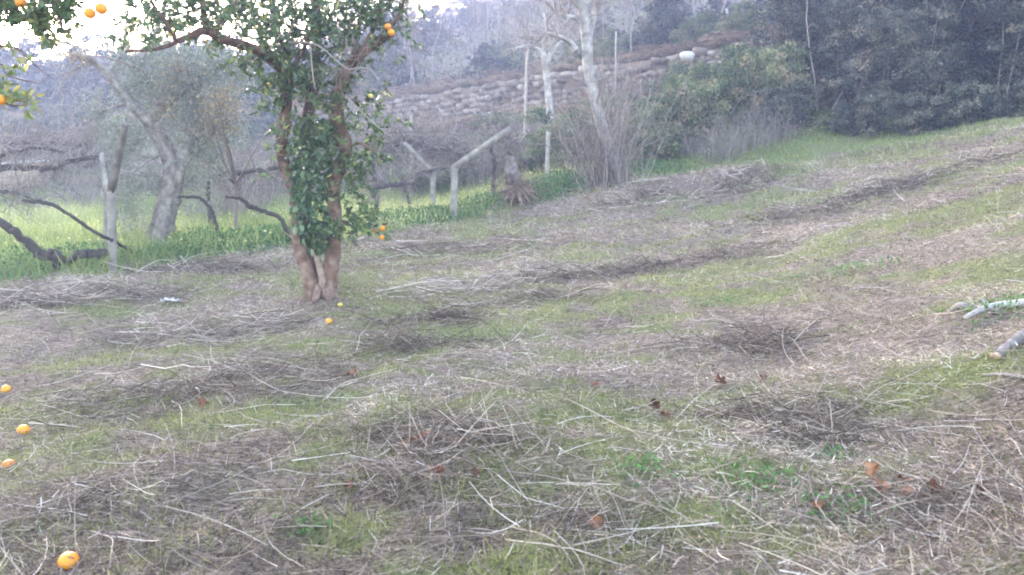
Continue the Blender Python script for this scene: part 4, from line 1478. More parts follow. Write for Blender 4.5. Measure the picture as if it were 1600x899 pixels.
for (px0, py0, px1, py1, Yd, w, lab, tn) in [
    (818, 215, 824, 74, 28, 2.6, 'tall thin wooden pole left of the pollarded bare tree', .7),
    (960, 160, 963, 50, 34, 1.6, 'thin pole with a pale tip right of the leaning bare tree', .7),
    (1001, 155, 1001, 124, 33.5, 1.0, 'left one of two thin canes before the stone wall', .9),
    (1015, 152, 1015, 123, 33.5, 1.0, 'right one of two thin canes before the stone wall', .9),
    (1145, 52, 1135, 14, 41, 2.6, 'pale stake leaning left on the slope above the stone wall', 1.0),
    (1204, 38, 1200, -10, 42, 1.6, 'thin white stake above the stone wall near the dark bushes', 1.0),
    (636, 145, 635, 131, 50, 2.0, 'small white stake above the wall right of the dark round bush', 1.0),
    (1140, 128, 1160, 150, 30, 2.2, 'dark board leaning in the bushes below the stone wall', .05)]:
    p0, p1 = P(px0, py0, Yd), P(px1, py1, Yd)
    p0[2] = min(p0[2], float(HA(p0[0], p0[1]))) - .1
    g = Geo()
    C, R = spline([p0, p1], 8, [w * Yd / FPX, w * Yd / FPX * .8])
    add_tubes(g, C + rl.normal(size=C.shape) * .01, R, 7, tn)
    tag(g.build('wooden_pole', M['wood'], origin=p0), lab, 'pole', 'poles and stakes')

# trellis wires
for (a, b_, lab) in [(P(196, 196, Yp - .7), P(-150, 225, Yp - .5), 'thin trellis wire running left from the tall leaning post'),
                     (P(159, 242, 15.6), P(-100, 262, 15.6), 'trellis wire carrying the old vines at the left edge'),
                     (P(196, 196, Yp - .7), P(640, 232, Y3 + 1.8), 'trellis wire running right from the tall leaning post behind the orange tree'),
                     (P(678, 272, Y3 + 2.2), P(708, 266, Y3), 'short trellis wire between the two bent posts')]:
    C = spline([a, (a + b_) / 2 - [0, 0, .06], b_], 12)
    g = Geo()
    add_tubes(g, C, np.full(12, .004), 4, .3)
    tag(g.build('trellis_wire', M['twig'], origin=a), lab, 'wire', 'trellis wires')


# ------------------------------------------------------------------ vines
def vine(paths, label, ntw=60, twL=(.2, .8), twr=.005, tone=.35, seed=1, sub=2, mat='vine_bark', tdir=(0, 0, -.1), lo=.3, cat='grapevine'):
    rng = np.random.default_rng(seed)
    o0 = np.array(paths[0][0][0], float)
    t = thing('grapevine', o0, label, cat, 'old grapevines on the trellis')
    g = Geo()
    CC = []
    for pts, rd in paths:
        W = np.array(pts, float)
        C, R = limb(g, W, rd, n=34, sides=9, T=tone, rng=rng, rough=.22, wob=.28)
        CC.append(C)
    g.build('trunk', M[mat], t, smooth=True)
    if ntw:
        g = Geo()
        CC = np.array(CC)
        p, tt = along(rng, CC, ntw, lo, 1)
        C, R = branchlets(rng, p, rng.normal(size=p.shape) + tt * .4 + np.array(tdir), rng.uniform(twL[0], twL[1], ntw), twr, S=7, wander=.38)
        add_tubes(g, C, R, 3, np.clip(rng.beta(2, 2, ntw), 0, 1), cap=False)
        for _ in range(sub):
            m = ntw * 2
            p, tt = along(rng, C, m, .2, 1)
            C, R = branchlets(rng, p, rng.normal(size=p.shape) * .9 + tt, rng.uniform(twL[0], twL[1], m) * .55, twr * .6, S=6, wander=.4)
            add_tubes(g, C, R, 3, np.clip(rng.beta(2, 2, m), 0, 1), cap=False)
        g.build('canes', M['twig'], t)
    return t


Yv = 12.9
kv = Yv / FPX
q0 = G(98, 418)
vine([([q0, P(92, 405, Yv), P(84, 395, Yv), P(75, 402, Yv), P(58, 392, Yv), P(30, 368, Yv - .1), P(5, 348, Yv - .2), P(-60, 320, Yv - .3)], [v * kv for v in (9, 7.5, 7, 7, 7, 6, 6.5, 5)])],
     'thick gnarled vine trunk snaking down from the left edge', 8, (.15, .4), .004, .25, 41, 0)
q1 = G(105, 416)
vine([([q1, P(120, 400, Yv + .2), P(140, 398, Yv + .3), P(160, 396, Yv + .4), P(176, 395, Yv + .6)], [v * kv for v in (6, 6.5, 6, 6.5, 3)])],
     'second gnarled vine trunk creeping right to the concrete post', 6, (.1, .3), .004, .25, 42, 0)
q2 = G(207, 394)
vine([([q2, P(175, 376, Yv + .4), P(140, 357, Yv + .2), P(100, 330, Yv), P(72, 318, Yv), P(35, 313, Yv)], [v * kv for v in (3, 2.8, 2.5, 2.4, 3, 2)])],
     'straight dark cane slanting up left across the meadow, behind the tall post', 3, (.1, .25), .003, .15, 43, 0)
q3 = P(344, 378, 16.5)
q3[2] = float(H(q3[0], q3[1]))
k16 = 16.5 / FPX
vine([([q3, P(338, 350, 16.5), P(330, 328, 16.5), P(312, 310, 16.5), P(280, 308, 16.6), P(245, 305, 16.8)], [v * k16 for v in (3, 2.6, 2.6, 2.4, 2, 1.5)])],
     'slim arched vine stem just right of the olive trunk', 10, (.2, .5), .005, .25, 44, 1)
q4 = P(452, 364, 16.8)
q4[2] = float(H(q4[0], q4[1]))
vine([([q4, P(440, 342, 16.8), P(410, 330, 16.8), P(392, 323, 16.8), P(375, 310, 16.9), P(352, 308, 17)], [v * k16 for v in (3.4, 3.2, 3.0, 4, 2.6, 2)])],
     'arched dark vine stem left of the orange tree trunk', 10, (.2, .5), .005, .2, 45, 1)
# pergola mass at the left
q5 = P(-40, 360, 15.8)
q5[2] = float(H(q5[0], q5[1]))
vine([([q5, P(-45, 300, 15.8), P(-20, 270, 15.7), P(20, 262, 15.6), P(50, 262, 15.5), P(85, 262, 15.5), P(112, 252, 15.5), P(165, 243, 15.6)], [v * 15.6 / FPX for v in (6, 5, 5, 5, 3.5, 5, 4, 2)]),
      ([P(0, 268, 15.6), P(0, 245, 15.3), P(30, 235, 15.2), P(70, 232, 15.2), P(100, 240, 15.2)], [v * 15.6 / FPX for v in (3, 2.6, 2.4, 2.4, 1.5)]),
      ([P(-40, 300, 15.6), P(0, 300, 15), P(30, 303, 14.8), P(60, 315, 14.6)], [v * 15.6 / FPX for v in (3, 2.6, 2, 1)])],
     'gnarled vine cordon with a mass of grey canes at the left edge, on the wire', 150, (.35, 1.0), .010, .3, 46, 2, lo=.25, tdir=(0, 0, .25))
q6 = P(-150, 330, 19)
q6[2] = float(H(q6[0], q6[1]))
vine([([q6, P(-140, 240, 19), P(-60, 225, 19), P(30, 222, 19), P(100, 225, 19), P(150, 228, 19)], [v * 19 / FPX for v in (5, 4, 3.5, 3, 3, 1.5)])],
     'second row of tangled vine canes behind the first at the left', 170, (.5, 1.4), .013, .4, 47, 2, lo=.3, tdir=(0, 0, .15))
# behind the olive and orange trunks
q7 = P(330, 345, 20)
q7[2] = float(H(q7[0], q7[1]))
vine([([q7, P(325, 290, 20), P(350, 272, 20), P(400, 268, 20), P(450, 262, 20), P(520, 265, 20.5)], [v * 20 / FPX for v in (4, 3.5, 3, 3, 3, 2)])],
     'vine with matted canes on the trellis between olive and orange tree', 150, (.4, 1.2), .013, .3, 48, 2, lo=.2)
q8 = P(632, 345, 20.8)
q8[2] = float(H(q8[0], q8[1]))
vine([([P(575, 295, 19.8), P(610, 291, 20), P(640, 285, 20.4), P(662, 270, 20.8), P(700, 262, 20.6)], [v * 20 / FPX for v in (3, 3.2, 4, 3, 2)]),
      ([P(584, 318, 20.2) * [1, 1, 0] + [0, 0, float(H(*P(584, 318, 20.2)[:2]))], P(588, 318, 20.2), P(580, 300, 20.2), P(576, 290, 20)], [v * 20 / FPX for v in (3.2, 3, 2.6, 2)]),
      ([P(640, 322, 22) * [1, 1, 0] + [0, 0, float(H(*P(640, 322, 22)[:2]))], P(638, 312, 22), P(634, 296, 21.5), P(630, 290, 21)], [v * 20 / FPX for v in (2, 2, 2, 1.5)])],
     'dark vine arm reaching right to the bent posts, right of the orange tree', 80, (.3, .9), .010, .2, 49, 2)
q9 = P(590, 290, 24)
q9[2] = float(H(q9[0], q9[1]))
vine([([q9, P(585, 250, 24), P(600, 225, 24), P(640, 222, 24), P(690, 235, 24), P(740, 240, 24)], [v * 24 / FPX for v in (4, 3.5, 3, 3, 3, 2)])],
     'reddish mass of drooping vine canes above the bent posts', 330, (.5, 1.6), .016, .5, 50, 2, lo=.2)
q10 = P(770, 300, 23)
q10[2] = float(H(q10[0], q10[1]))
vine([([q10, P(772, 250, 23), P(765, 225, 22.5), P(790, 215, 22), P(812, 225, 22)], [v * 23 / FPX for v in (3, 3, 2.4, 2, 1.5)])],
     'pale drooping canes hanging around the end of the long concrete arm', 110, (.3, 1.1), .011, .4, 51, 2, lo=.3)

# vine stump with roots
ks = 20.3 / FPX
sb = G(808, 318)
st_ = thing('vine_stump', sb, 'shaggy grey stump with exposed reddish roots right of the bent posts', 'stump')
g = Geo()
Ys = sb[1]
limb(g, P3([(806, 312, Ys), (803, 285, Ys), (799, 262, Ys), (797, 245, Ys)]), [v * ks for v in (15, 12, 10, 7)], n=16, sides=10, T=.22, rough=.25, rng=rv)
g.build('trunk', M['olive_bark'], st_, smooth=True)
g = Geo()
for (dx, dy, ln) in [(22, 26, 1), (36, 22, 1), (-18, 22, 1), (8, 34, 1), (-28, 10, 1), (14, 40, 1), (30, 8, 1), (-8, 30, 1)]:
    limb(g, P3([(806, 288, Ys - .1), (806 + dx * .5, 292 + dy * .4, Ys - .25), (806 + dx, 292 + dy, Ys - .35)]), [v * ks for v in (4, 2.6, 1.2)], n=10, sides=6, T=.6, rng=rv, wob=.3)
g.build('root', M['bark'], st_, smooth=True)
g = Geo()
C, R = branchlets(rv, sb + np.array([0, -.1, .45]) + rv.normal(size=(500, 3)) * [.30, .2, .15], rv.normal(size=(500, 3)) * .6 + [0, -.2, -.7], rv.uniform(.15, .5, 500), .006, S=4, wander=.3)
add_tubes(g, C, R, 3, rv.random(500) * .8, cap=False)
g.build('dry_grass_skirt', M['russet'], st_)


# ------------------------------------------------------------------ bare trees
def grow_tree(g_wood, g_twig, rng, paths, kk, levels=((90, 1.0, .02), (300, .6, .010), (700, .35, .006)), tone=.6, up=.1, lo=.35, twtone=.55, wander=.3, wood_T=None):
    CC = []
    for pts, rd in paths:
        C, R = limb(g_wood, P3(pts), [v * kk for v in rd], n=30, sides=9, T=wood_T if wood_T is not None else tone, rng=rng, rough=.14)
        CC.append(C)
    C = np.array(CC)
    l0 = lo
    for (n, L, r) in levels:
        p, tt = along(rng, C, n, l0, 1)
        C, R = branchlets(rng, p, rng.normal(size=p.shape) * .9 + tt * .8, rng.uniform(.4, 1.2, n) * L, r, S=6, wander=wander, up=up)
        add_tubes(g_twig, C, R, 4 if r > .015 else 3, np.clip(twtone + rng.normal(size=n) * .15, 0, 1), cap=False)
        l0 = .15


rt = np.random.default_rng(61)
bl = G(958, 287)
YL = bl[1]
kl = YL / FPX
tl = thing('bare_tree', bl, 'tall leaning bare tree with pale lichened bark in a thicket of suckers, at centre', 'tree', 'bare trees near the wall')
g, gtw = Geo(), Geo()
grow_tree(g, gtw, rt, [
    ([(960, 292, YL), (962, 262, YL), (950, 225, YL), (935, 180, YL), (924, 135, YL), (918, 95, YL), (916, 50, YL), (912, 20, YL), (905, -10, YL), (898, -70, YL)], [12, 9.5, 8.5, 8, 7.5, 7.5, 8.5, 8, 6, 4]),
    ([(900, 80, YL - .1), (893, 68, YL - .1), (880, 60, YL - .2), (866, 55, YL - .3), (852, 52, YL - .4), (835, 62, YL - .5)], [5, 4, 3.5, 3, 2.5, 1.5]),
    ([(915, 30, YL), (895, 27, YL), (878, 22, YL), (862, 15, YL)], [4, 3, 2.5, 1.5]),
    ([(918, 60, YL), (928, 30, YL + .1), (930, 10, YL + .2), (945, -20, YL + .3)], [5, 4, 4, 2]),
    ([(908, 15, YL), (890, -5, YL), (870, -40, YL)], [4, 3, 2]),
    ([(912, 8, YL), (935, -10, YL), (960, -25, YL)], [4, 2.5, 1.5])], kl, tone=.55, twtone=.6)
g.build('trunk', M['pale_bark'], tl, smooth=True)
gtw.build('twigs', M['twig'], tl)
# suckers round its foot: real stems
g = Geo()
n = 210
pos = bl + np.stack([rt.normal(size=n) * .42 - .2, rt.normal(size=n) * .4, np.zeros(n)], 1)
pos[:, 2] = H(pos[:, 0], pos[:, 1])
C, R = branchlets(rt, pos, rt.normal(size=(n, 3)) * .28 + [-.12, 0, 1], rt.uniform(.8, 3.8, n), .010, S=7, wander=.14)
add_tubes(g, C, R, 3, np.clip(rt.beta(2, 2, n), 0, 1), cap=False)
p, tt = along(rt, C, 1300, .3, 1)
C, R = branchlets(rt, p, rt.normal(size=p.shape) * .7 + tt, rt.uniform(.2, .9, 1300), .005, S=4, wander=.3)
add_tubes(g, C, R, 3, np.clip(rt.beta(2.5, 2, 1300), 0, 1), cap=False)
g.build('suckers', M['twig'], tl)

bp = P(868, 232, 28)
bp[2] = float(H(bp[0], bp[1]))
kp = 28 / FPX
tp = thing('bare_tree', bp, 'pollarded bare tree with whitish trunk and knuckled limbs left of the tall leaning one', 'tree', 'bare trees near the wall')
g, gtw = Geo(), Geo()
grow_tree(g, gtw, rt, [
    ([bp_ for bp_ in [(868, 240, 28), (862, 205, 28), (858, 160, 28), (854, 120, 28), (852, 95, 28), (850, 85, 28)]], [6, 5, 5, 5, 5, 5]),
    ([(855, 100, 28), (862, 82, 28), (875, 68, 28), (885, 60, 28), (892, 40, 28)], [4, 3.5, 3, 2.5, 1.5]),
    ([(852, 95, 28), (846, 82, 28), (835, 74, 28), (822, 72, 28), (805, 75, 28)], [3.5, 3, 2.5, 2, 1]),
    ([(851, 88, 28), (848, 70, 28), (852, 50, 28), (850, 20, 28)], [3, 2, 1.5, 1])], kp, levels=((60, 1.0, .016), (240, .7, .009), (500, .4, .006)), tone=.75, twtone=.75, lo=.55)
g.build('trunk', M['pale_bark'], tp, smooth=True)
gtw.build('twigs', M['twig'], tp)

# ------------------------------------------------------------------ shrubs: prototypes, copied
rb = np.random.default_rng(71)


def bush_proto(name, label, cat, grp, mat, nleaf, leaf, lobes, R=1.0, Hh=1.0, twigs=60, tonemean=.45, seedk=0, kept=True):
    rng = np.random.default_rng(100 + seedk)
    t = thing(name, (0, 0, -50), label, cat, grp)
    gl, gw = Geo(), Geo()
    centers = []
    for i in range(lobes):
        a = rng.random() * 6.28
        rr = R * .62 * math.sqrt(rng.random())
        z = Hh * rng.uniform(.22, .78)
        centers.append((rr * math.cos(a), rr * math.sin(a), z, rng.uniform(.28, .5) * R, rng.uniform(.0, .4)))
    cen = np.array(centers)
    nc = nleaf // 70
    li = rng.integers(0, lobes, nc)
    q = norm(rng.normal(size=(nc, 3)) + [0, 0, .25])
    rad = cen[li, 3] * (.55 + .5 * rng.random(nc) ** .5) * (1 + .12 * rng.normal(size=nc))
    cl = cen[li, :3] + q * rad[:, None] * np.array([1, 1, .9])
    cl[:, 2] = np.abs(cl[:, 2])
    ct = tonemean + cen[li, 4] - .2 + rng.normal(size=nc) * .22
    cr = rng.uniform(.10, .24, nc) * (R / 1.6) ** .5
    j = rng.integers(0, nc, nleaf)
    s = leaf
    off = norm(rng.normal(size=(nleaf, 3))) * (rng.random((nleaf, 1)) ** .4) * [1, 1, .6]
    pos = cl[j] + off * cr[j][:, None] * 1.25
    ld = off * [1, 1, .3] + rng.normal(size=(nleaf, 3)) * .45 + [0, 0, -.1]
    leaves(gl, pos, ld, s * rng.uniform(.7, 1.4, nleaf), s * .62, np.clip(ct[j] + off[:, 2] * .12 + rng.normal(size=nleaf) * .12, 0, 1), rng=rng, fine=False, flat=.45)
    K = twigs
    base = np.stack([rng.normal(size=K) * R * .25, rng.normal(size=K) * R * .25, np.full(K, -.1)], 1)
    tgt = cl[rng.integers(0, nc, K)]
    d = tgt - base
    L = np.linalg.norm(d, axis=1) * 1.05
    C, Rr = branchlets(rng, base, d, L, R * .012, S=6, wander=.10)
    add_tubes(gw, C, Rr, 4, np.clip(rng.beta(2, 2, K), 0, 1), cap=False)
    p, tt = along(rng, C, K * 4, .3, 1)
    C, Rr = branchlets(rng, p, rng.normal(size=p.shape) + tt, R * .4 * rng.uniform(.4, 1, K * 4), R * .005, S=4, wander=.3)
    add_tubes(gw, C, Rr, 3, np.clip(rng.beta(2, 2, K * 4), 0, 1), cap=False)
    w = gw.build('stems', M['twig'], t, origin=(0, 0, 0))
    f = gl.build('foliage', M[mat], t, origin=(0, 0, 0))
    tag(f, kind='stuff')
    return t


def place(proto, spots, first=True):
    out = []
    for i, s in enumerate(spots):
        (px, py, Yd, sc, label) = s[:5]
        a, b_ = (px, py)
        c = P(px, py, Yd)
        z = float(HA(c[0], c[1])) - .08
        rz = rb.random() * 6.28
        S = sc if hasattr(sc, '__len__') else (sc, sc, sc)
        if i == 0 and not proto.get('used'):
            o = proto
            proto['used'] = 1
            o.location = (c[0], c[1], z)
            o.rotation_euler = (0, 0, rz)
            o.scale = S
            if label:
                o['label'] = label
        else:
            o = dup(proto, (c[0], c[1], z), rz, S, label)
        out.append(o)
    return out


ev1 = bush_proto('holm_oak', '', 'tree', 'dark evergreen trees right of the wall', 'evergreen', 46000, .085, 22, 2.6, 5.4, 22, .42, 1)
ev2 = bush_proto('holm_oak', '', 'tree', 'dark evergreen trees right of the wall', 'evergreen', 40000, .08, 18, 2.2, 4.6, 22, .52, 2)
place(ev1, [(1330, 150, 27, 1.0, 'dark evergreen tree nearest the end of the stone wall'),
            (1480, 100, 25.5, 1.1, 'broad blue green evergreen in the middle of the right hand mass'),
            (1640, 60, 24, 1.1, 'dark evergreen cut off by the right edge'),
            (1400, 60, 31, 1.35, 'tall evergreen behind the middle one, reaching the top of the frame'),
            (1760, 60, 27, 1.3, 'evergreen tree just beyond the right edge of the frame')])
place(ev2, [(1270, 150, 29, 1.0, 'grey mauve evergreen overlapping the end of the stone wall'),
            (1400, 150, 25, .85, 'lower brownish evergreen in front of the middle mass'),
            (1560, 100, 28, 1.2, 'brown tinged evergreen rising behind the right hand pair'),
            (1290, 30, 36, 1.4, 'evergreen above the stone wall at the upper right')])
ev3 = bush_proto('evergreen_bush', '', 'bush', 'low evergreen bushes', 'evergreen', 14000, .075, 9, 1.3, 1.7, 20, .5, 3)
place(ev3, [(1240, 225, 25.5, .95, 'grey green bush at the left foot of the evergreen mass'),
            (1340, 215, 24, .8, 'low mauve bush at the grass edge under the evergreens'),
            (1430, 205, 23.2, .75, 'low dark bush right of the mauve one at the grass edge'),
            (1520, 190, 22.5, .8, 'low bush under the brown tinged evergreen'),
            (1600, 180, 22, .7, 'small bush on the ridge at the right edge'),
            (1215, 150, 28.5, 1.2, 'dark shaded bush below the right end of the stone wall'),
            (1045, 80, 41, (1.5, 1.5, 1.9), 'round dark bush standing on the wall, right of centre'),
            (605, 140, 52, (1.7, 1.7, 1.7), 'round dark bush above the left end of the stone wall'),
            (570, 150, 55, (1.7, 1.7, 1.9), 'dark bush left beside the round one above the wall'),
            (1185, 130, 29.5, .9, 'small dark bush behind the dark leaning board')])
br1 = bush_proto('bramble_bush', '', 'bush', 'green bramble bushes on the bank', 'bramble', 16000, .07, 9, 1.3, 1.25, 30, .55, 4)
br2 = bush_proto('bramble_bush', '', 'bush', 'green bramble bushes on the bank', 'bramble', 11000, .065, 7, 1.0, 1.0, 30, .5, 5)
place(br1, [(1060, 225, 26.5, (1.35, 1.2, 1.75), 'large rounded green bramble right of the leaning bare tree'),
            (1120, 205, 27.5, (1.3, 1.2, 1.6), 'bramble touching the large rounded one on its right'),
            (1160, 180, 28.5, (1.3, 1.2, 1.7), 'yellowish bramble high on the bank near the dark board'),
            (1010, 245, 25.5, (1.0, 1.0, 1.3), 'low dark bramble beside the leaning tree foot'),
            (875, 240, 26, (1.3, 1.2, 1.5), 'dark green bramble behind the straight yellowish post'),
            (830, 225, 28, 1.0, 'bramble left of the pollarded tree'),
            (900, 205, 29, 1.0, 'yellow green bramble above the straight post'),
            (1085, 170, 30, (1.3, 1.2, 1.4), 'pale green bramble on the terrace edge under the wall'),
            (1000, 190, 30, .9, 'grey green bramble behind the leaning tree'),
            (1200, 195, 27, (1.2, 1.2, 1.8), 'green bramble at the left edge of the evergreens'),
            (140, 300, 31, (1.6, 1.2, .8), 'low green bramble at the far end of the meadow, left'),
            (60, 310, 33, (1.6, 1.2, .8), 'low bramble left of the other at the far end of the meadow'),
            (280, 300, 32, (1.6, 1.2, .9), 'low bramble at the far end of the meadow behind the olive'),
            (600, 245, 33, (1.3, 1.2, .9), 'low bramble behind the reddish canes, left'),
            (690, 225, 35, (1.4, 1.2, .9), 'low bramble between the reddish canes and the stone wall'),
            (790, 210, 34, (1.3, 1.2, .9), 'low bramble under the stone wall beside the wooden pole'),
            (960, 190, 32, (1.2, 1.2, .8), 'low bramble under the stone wall right of the leaning tree')])
place(br2, [(650, 270, 29, (1.3, 1.2, 1.0), 'green bramble behind the bent posts'),
            (740, 275, 29, (1.3, 1.2, 1.0), 'green bramble behind the long concrete arm'),
            (780, 255, 30, 1.2, 'bramble behind the shaggy stump'),
            (700, 250, 33, 1.3, 'brownish bramble on the bank above the bent posts'),
            (560, 275, 31, 1.4, 'green bramble seen between the orange tree and the bent posts'),
            (440, 285, 32, 1.5, 'grey green bramble behind the orange tree stems'),
            (370, 290, 32, 1.4, 'grey green bramble between olive and orange tree'),
            (1240, 95, 32, .7, 'small bramble hanging over the stone wall at right'),
            (735, 160, 41.8, (.9, .5, .5), 'green creeper spilling over the wall, left part'),
            (650, 172, 44, (1.1, .4, .45), 'green creeper along the wall top at its left end'),
            (690, 185, 41.5, (.9, .5, .6), 'creeper at the foot of the wall above the bent posts'),
            (790, 150, 39.2, (.8, .4, .5), 'creeper over the wall beside the tall wooden pole'),
            (930, 140, 36.0, (.8, .4, .5), 'creeper on the wall right of the leaning tree'),
            (990, 125, 34.6, (.7, .4, .5), 'creeper on the wall left of the round dark bush'),
            (1100, 95, 33.0, (.7, .4, .5), 'creeper on the wall right of the round dark bush'),
            (1150, 95, 32.0, (.8, .4, .6), 'creeper on the wall over the dark leaning board'),
            (880, 165, 37.0, (.9, .4, .6), 'creeper at the foot of the wall behind the leaning tree'),
            (1180, 75, 32, (.5, .4, .4), 'mossy tuft between capstones near the right end of the wall')])
# russet brush and fern on banks
ru = bush_proto('russet_brush', '', 'bush', 'russet dry fern brush on the bank', 'russet', 9000, .075, 9, 1.4, .75, 30, .5, 6)
sp = []
for i in range(90):
    xx = rb.uniform(-12, 12)
    dd = rb.uniform(.8, 6.5) if i % 2 else rb.uniform(.55, 1.0)
    yy = float(wall_y(xx)) - dd
    if yy < 27:
        continue
    sp.append((xx, yy))
for i, (xx, yy) in enumerate(sp):
    z = float(H(xx, yy)) - .05
    s = rb.uniform(.7, 1.15)
    o = ru if i == 0 else dup(ru, (0, 0, 0))
    o.location = (xx, yy, z)
    o.scale = (s, s, s * rb.uniform(.6, 1.0))
    o.rotation_euler = (0, 0, rb.random() * 6.28)
    o['label'] = 'russet dry fern brush on the bank in front of the stone wall'
ru2 = dup(ru, (0, 0, 0))
for i in range(90):
    xx = -12 + 26 * (i % 45) / 44 + rb.normal() * .2
    yy = float(wall_y(xx)) + (rb.uniform(1.0, 3.0) if i < 45 else rb.uniform(3.5, 12))
    o = ru2 if i == 0 else dup(ru, (0, 0, 0))
    o.location = (xx, yy, float(HH(xx, yy)) - .1)
    s = rb.uniform(.7, 1.0)
    o.scale = (s, s, s * (.5 if i < 45 else .75))
    o.rotation_euler = (0, 0, rb.random() * 6.28)
    o['group'] = 'russet fern above the wall'
    o['label'] = 'russet dry fern patch on the slope just above the stone wall'


for i in range(40):
    xx = rb.uniform(-36, -9)
    yy = rb.uniform(35, 47)
    s_ = rb.uniform(.8, 1.5)
    o = dup((br1, ev3, br2)[i % 3], (xx, yy, float(H(xx, yy)) - .1), rb.random() * 6.28, (s_ * 1.2, s_, s_ * 1.1))
    o['group'] = 'bushes between the vineyard terrace and the dark wood'
    px_ = 800 + FPX * xx / yy
    o['label'] = ('green' if i % 3 != 1 else 'dark') + ' bush below the dark wood, ' + ('beyond the left edge' if px_ < 0 else 'behind the old vine cordon' if px_ < 130 else 'behind the concrete posts' if px_ < 230 else 'behind the olive trunk' if px_ < 340 else 'between olive and orange tree' if px_ < 450 else 'behind the orange tree') + (', nearer row' if yy < 39 else ', middle row' if yy < 43 else ', farther row')
for i in range(34):
    xx = rb.uniform(-14, 14)
    yy = float(wall_y(xx)) + rb.uniform(2.5, 16)
    o = dup(br1 if i % 3 else ev3, (xx, yy, float(HH(xx, yy)) - .1), rb.random() * 6.28, rb.uniform(.6, 1.3))
    o['group'] = 'shrubs on the slope above the wall'
    px_ = 800 + FPX * xx / yy
    o['label'] = ('green' if i % 3 else 'dark') + ' shrub above the stone wall, ' + ('behind the orange tree' if px_ < 600 else 'above the bent posts' if px_ < 760 else 'above the pollarded tree' if px_ < 900 else 'right of the leaning tree' if px_ < 1020 else 'by the round dark bush' if px_ < 1150 else 'by the right wall end') + (', low on the slope' if yy - float(wall_y(xx)) < 8 else ', higher on the slope')


# the ferns read as ground cover: one mass each side of the wall
for grp, nm, lab in (('russet dry fern brush on the bank', 'bank_fern', 'russet dry fern covering the bank below the stone wall'),
                     ('russet fern above the wall', 'slope_fern', 'russet dry fern covering the slope just above the stone wall')):
    e = bpy.data.objects.new(nm, None)
    COL.objects.link(e)
    tag(e, lab, kind='stuff')
    for r_ in [q for q in COL.objects if q.get('group') == grp]:
        for ch in list(r_.children):
            ch.parent = e
            ch.location, ch.rotation_euler, ch.scale = r_.location, r_.rotation_euler, r_.scale
            ch.name = 'fern_patch' if 'foliage' in ch.name else 'fern_stems'
            ch['kind'] = 'stuff'
        bpy.data.objects.remove(r_)


def zone(x, y, what):
    px = 800 + FPX * x / y
    a = ('at the far left' if px < 250 else 'behind the two trees' if px < 600 else 'left of the leaning tree' if px < 900 else
         'behind the round bush' if px < 1130 else 'above the right wall end' if px < 1300 else 'behind the right evergreens')
    d = y - float(wall_y(x))
    b_ = 'in the front row just above the wall' if d < 14 else 'halfway up the hazy slope' if d < 45 else 'high on the hazy slope'
    return what + ' ' + b_ + ', ' + a


# bare thickets of thin stems
def thicket_proto(n, Hh, R, seedk, tone=.5):
    rng = np.random.default_rng(seedk)
    t = thing('bare_thicket', (0, 0, -50), '', 'thicket', 'bare thickets of thin stems')
    g = Geo()
    pos = np.stack([rng.normal(size=n) * R * .4, rng.normal(size=n) * R * .4, np.full(n, -.05)], 1)
    C, Rr = branchlets(rng, pos, rng.normal(size=(n, 3)) * .22 + [0, 0, 1] + pos * .25, rng.uniform(.4, 1.0, n) * Hh, .008, S=6, wander=.13)
    add_tubes(g, C, Rr, 3, np.clip(tone + rng.normal(size=n) * .2, 0, 1), cap=False)
    m = n * 4
    p, tt = along(rng, C, m, .25, 1)
    C, Rr = branchlets(rng, p, rng.normal(size=p.shape) * .6 + tt, rng.uniform(.1, .35, m) * Hh, .0048, S=4, wander=.25)
    add_tubes(g, C, Rr, 3, np.clip(tone + rng.normal(size=m) * .2, 0, 1), cap=False)
    g.build('stems', M['twig'], t, origin=(0, 0, 0))
    return t


th = thicket_proto(120, 1.9, 1.1, 81, .6)
place(th, [(1130, 245, 24.3, (.7, .7, .85), 'pale dry stalks in front of the bramble bank, right of the leaning tree'),
           (1170, 240, 24.6, (.7, .7, .8), 'dry stalks just right of the pale ones at the grass edge'),
           (1085, 240, 25.5, .5, 'thin bare stems between bramble and pale stalks'),
           (1210, 235, 24.8, .7, 'bare stems at the left foot of the evergreens'),
           (760, 225, 28, 1.1, 'bare stems behind the end of the long concrete arm'),
           (700, 225, 30, 1.1, 'bare stems above the reddish canes'),
           (620, 225, 30, 1.1, 'bare stems behind the small pale post'),
           (540, 230, 30, 1.2, 'bare stems glimpsed right of the orange tree stems'),
           (410, 240, 28, 1.3, 'bare stems between olive crown and orange tree'),
           (360, 260, 24, 1.2, 'bare stems just right of the olive trunk'),
           (130, 230, 28, (1.6, 1.2, 1.1), 'bare grey stems behind the second concrete post'),
           (820, 190, 32, 1.0, 'bare stems at the foot of the tall wooden pole'),
           (960, 175, 33, 1.1, 'bare stems before the wall behind the leaning tree'),
           (1060, 120, 34, .9, 'bare stems against the stone wall under the round bush')])

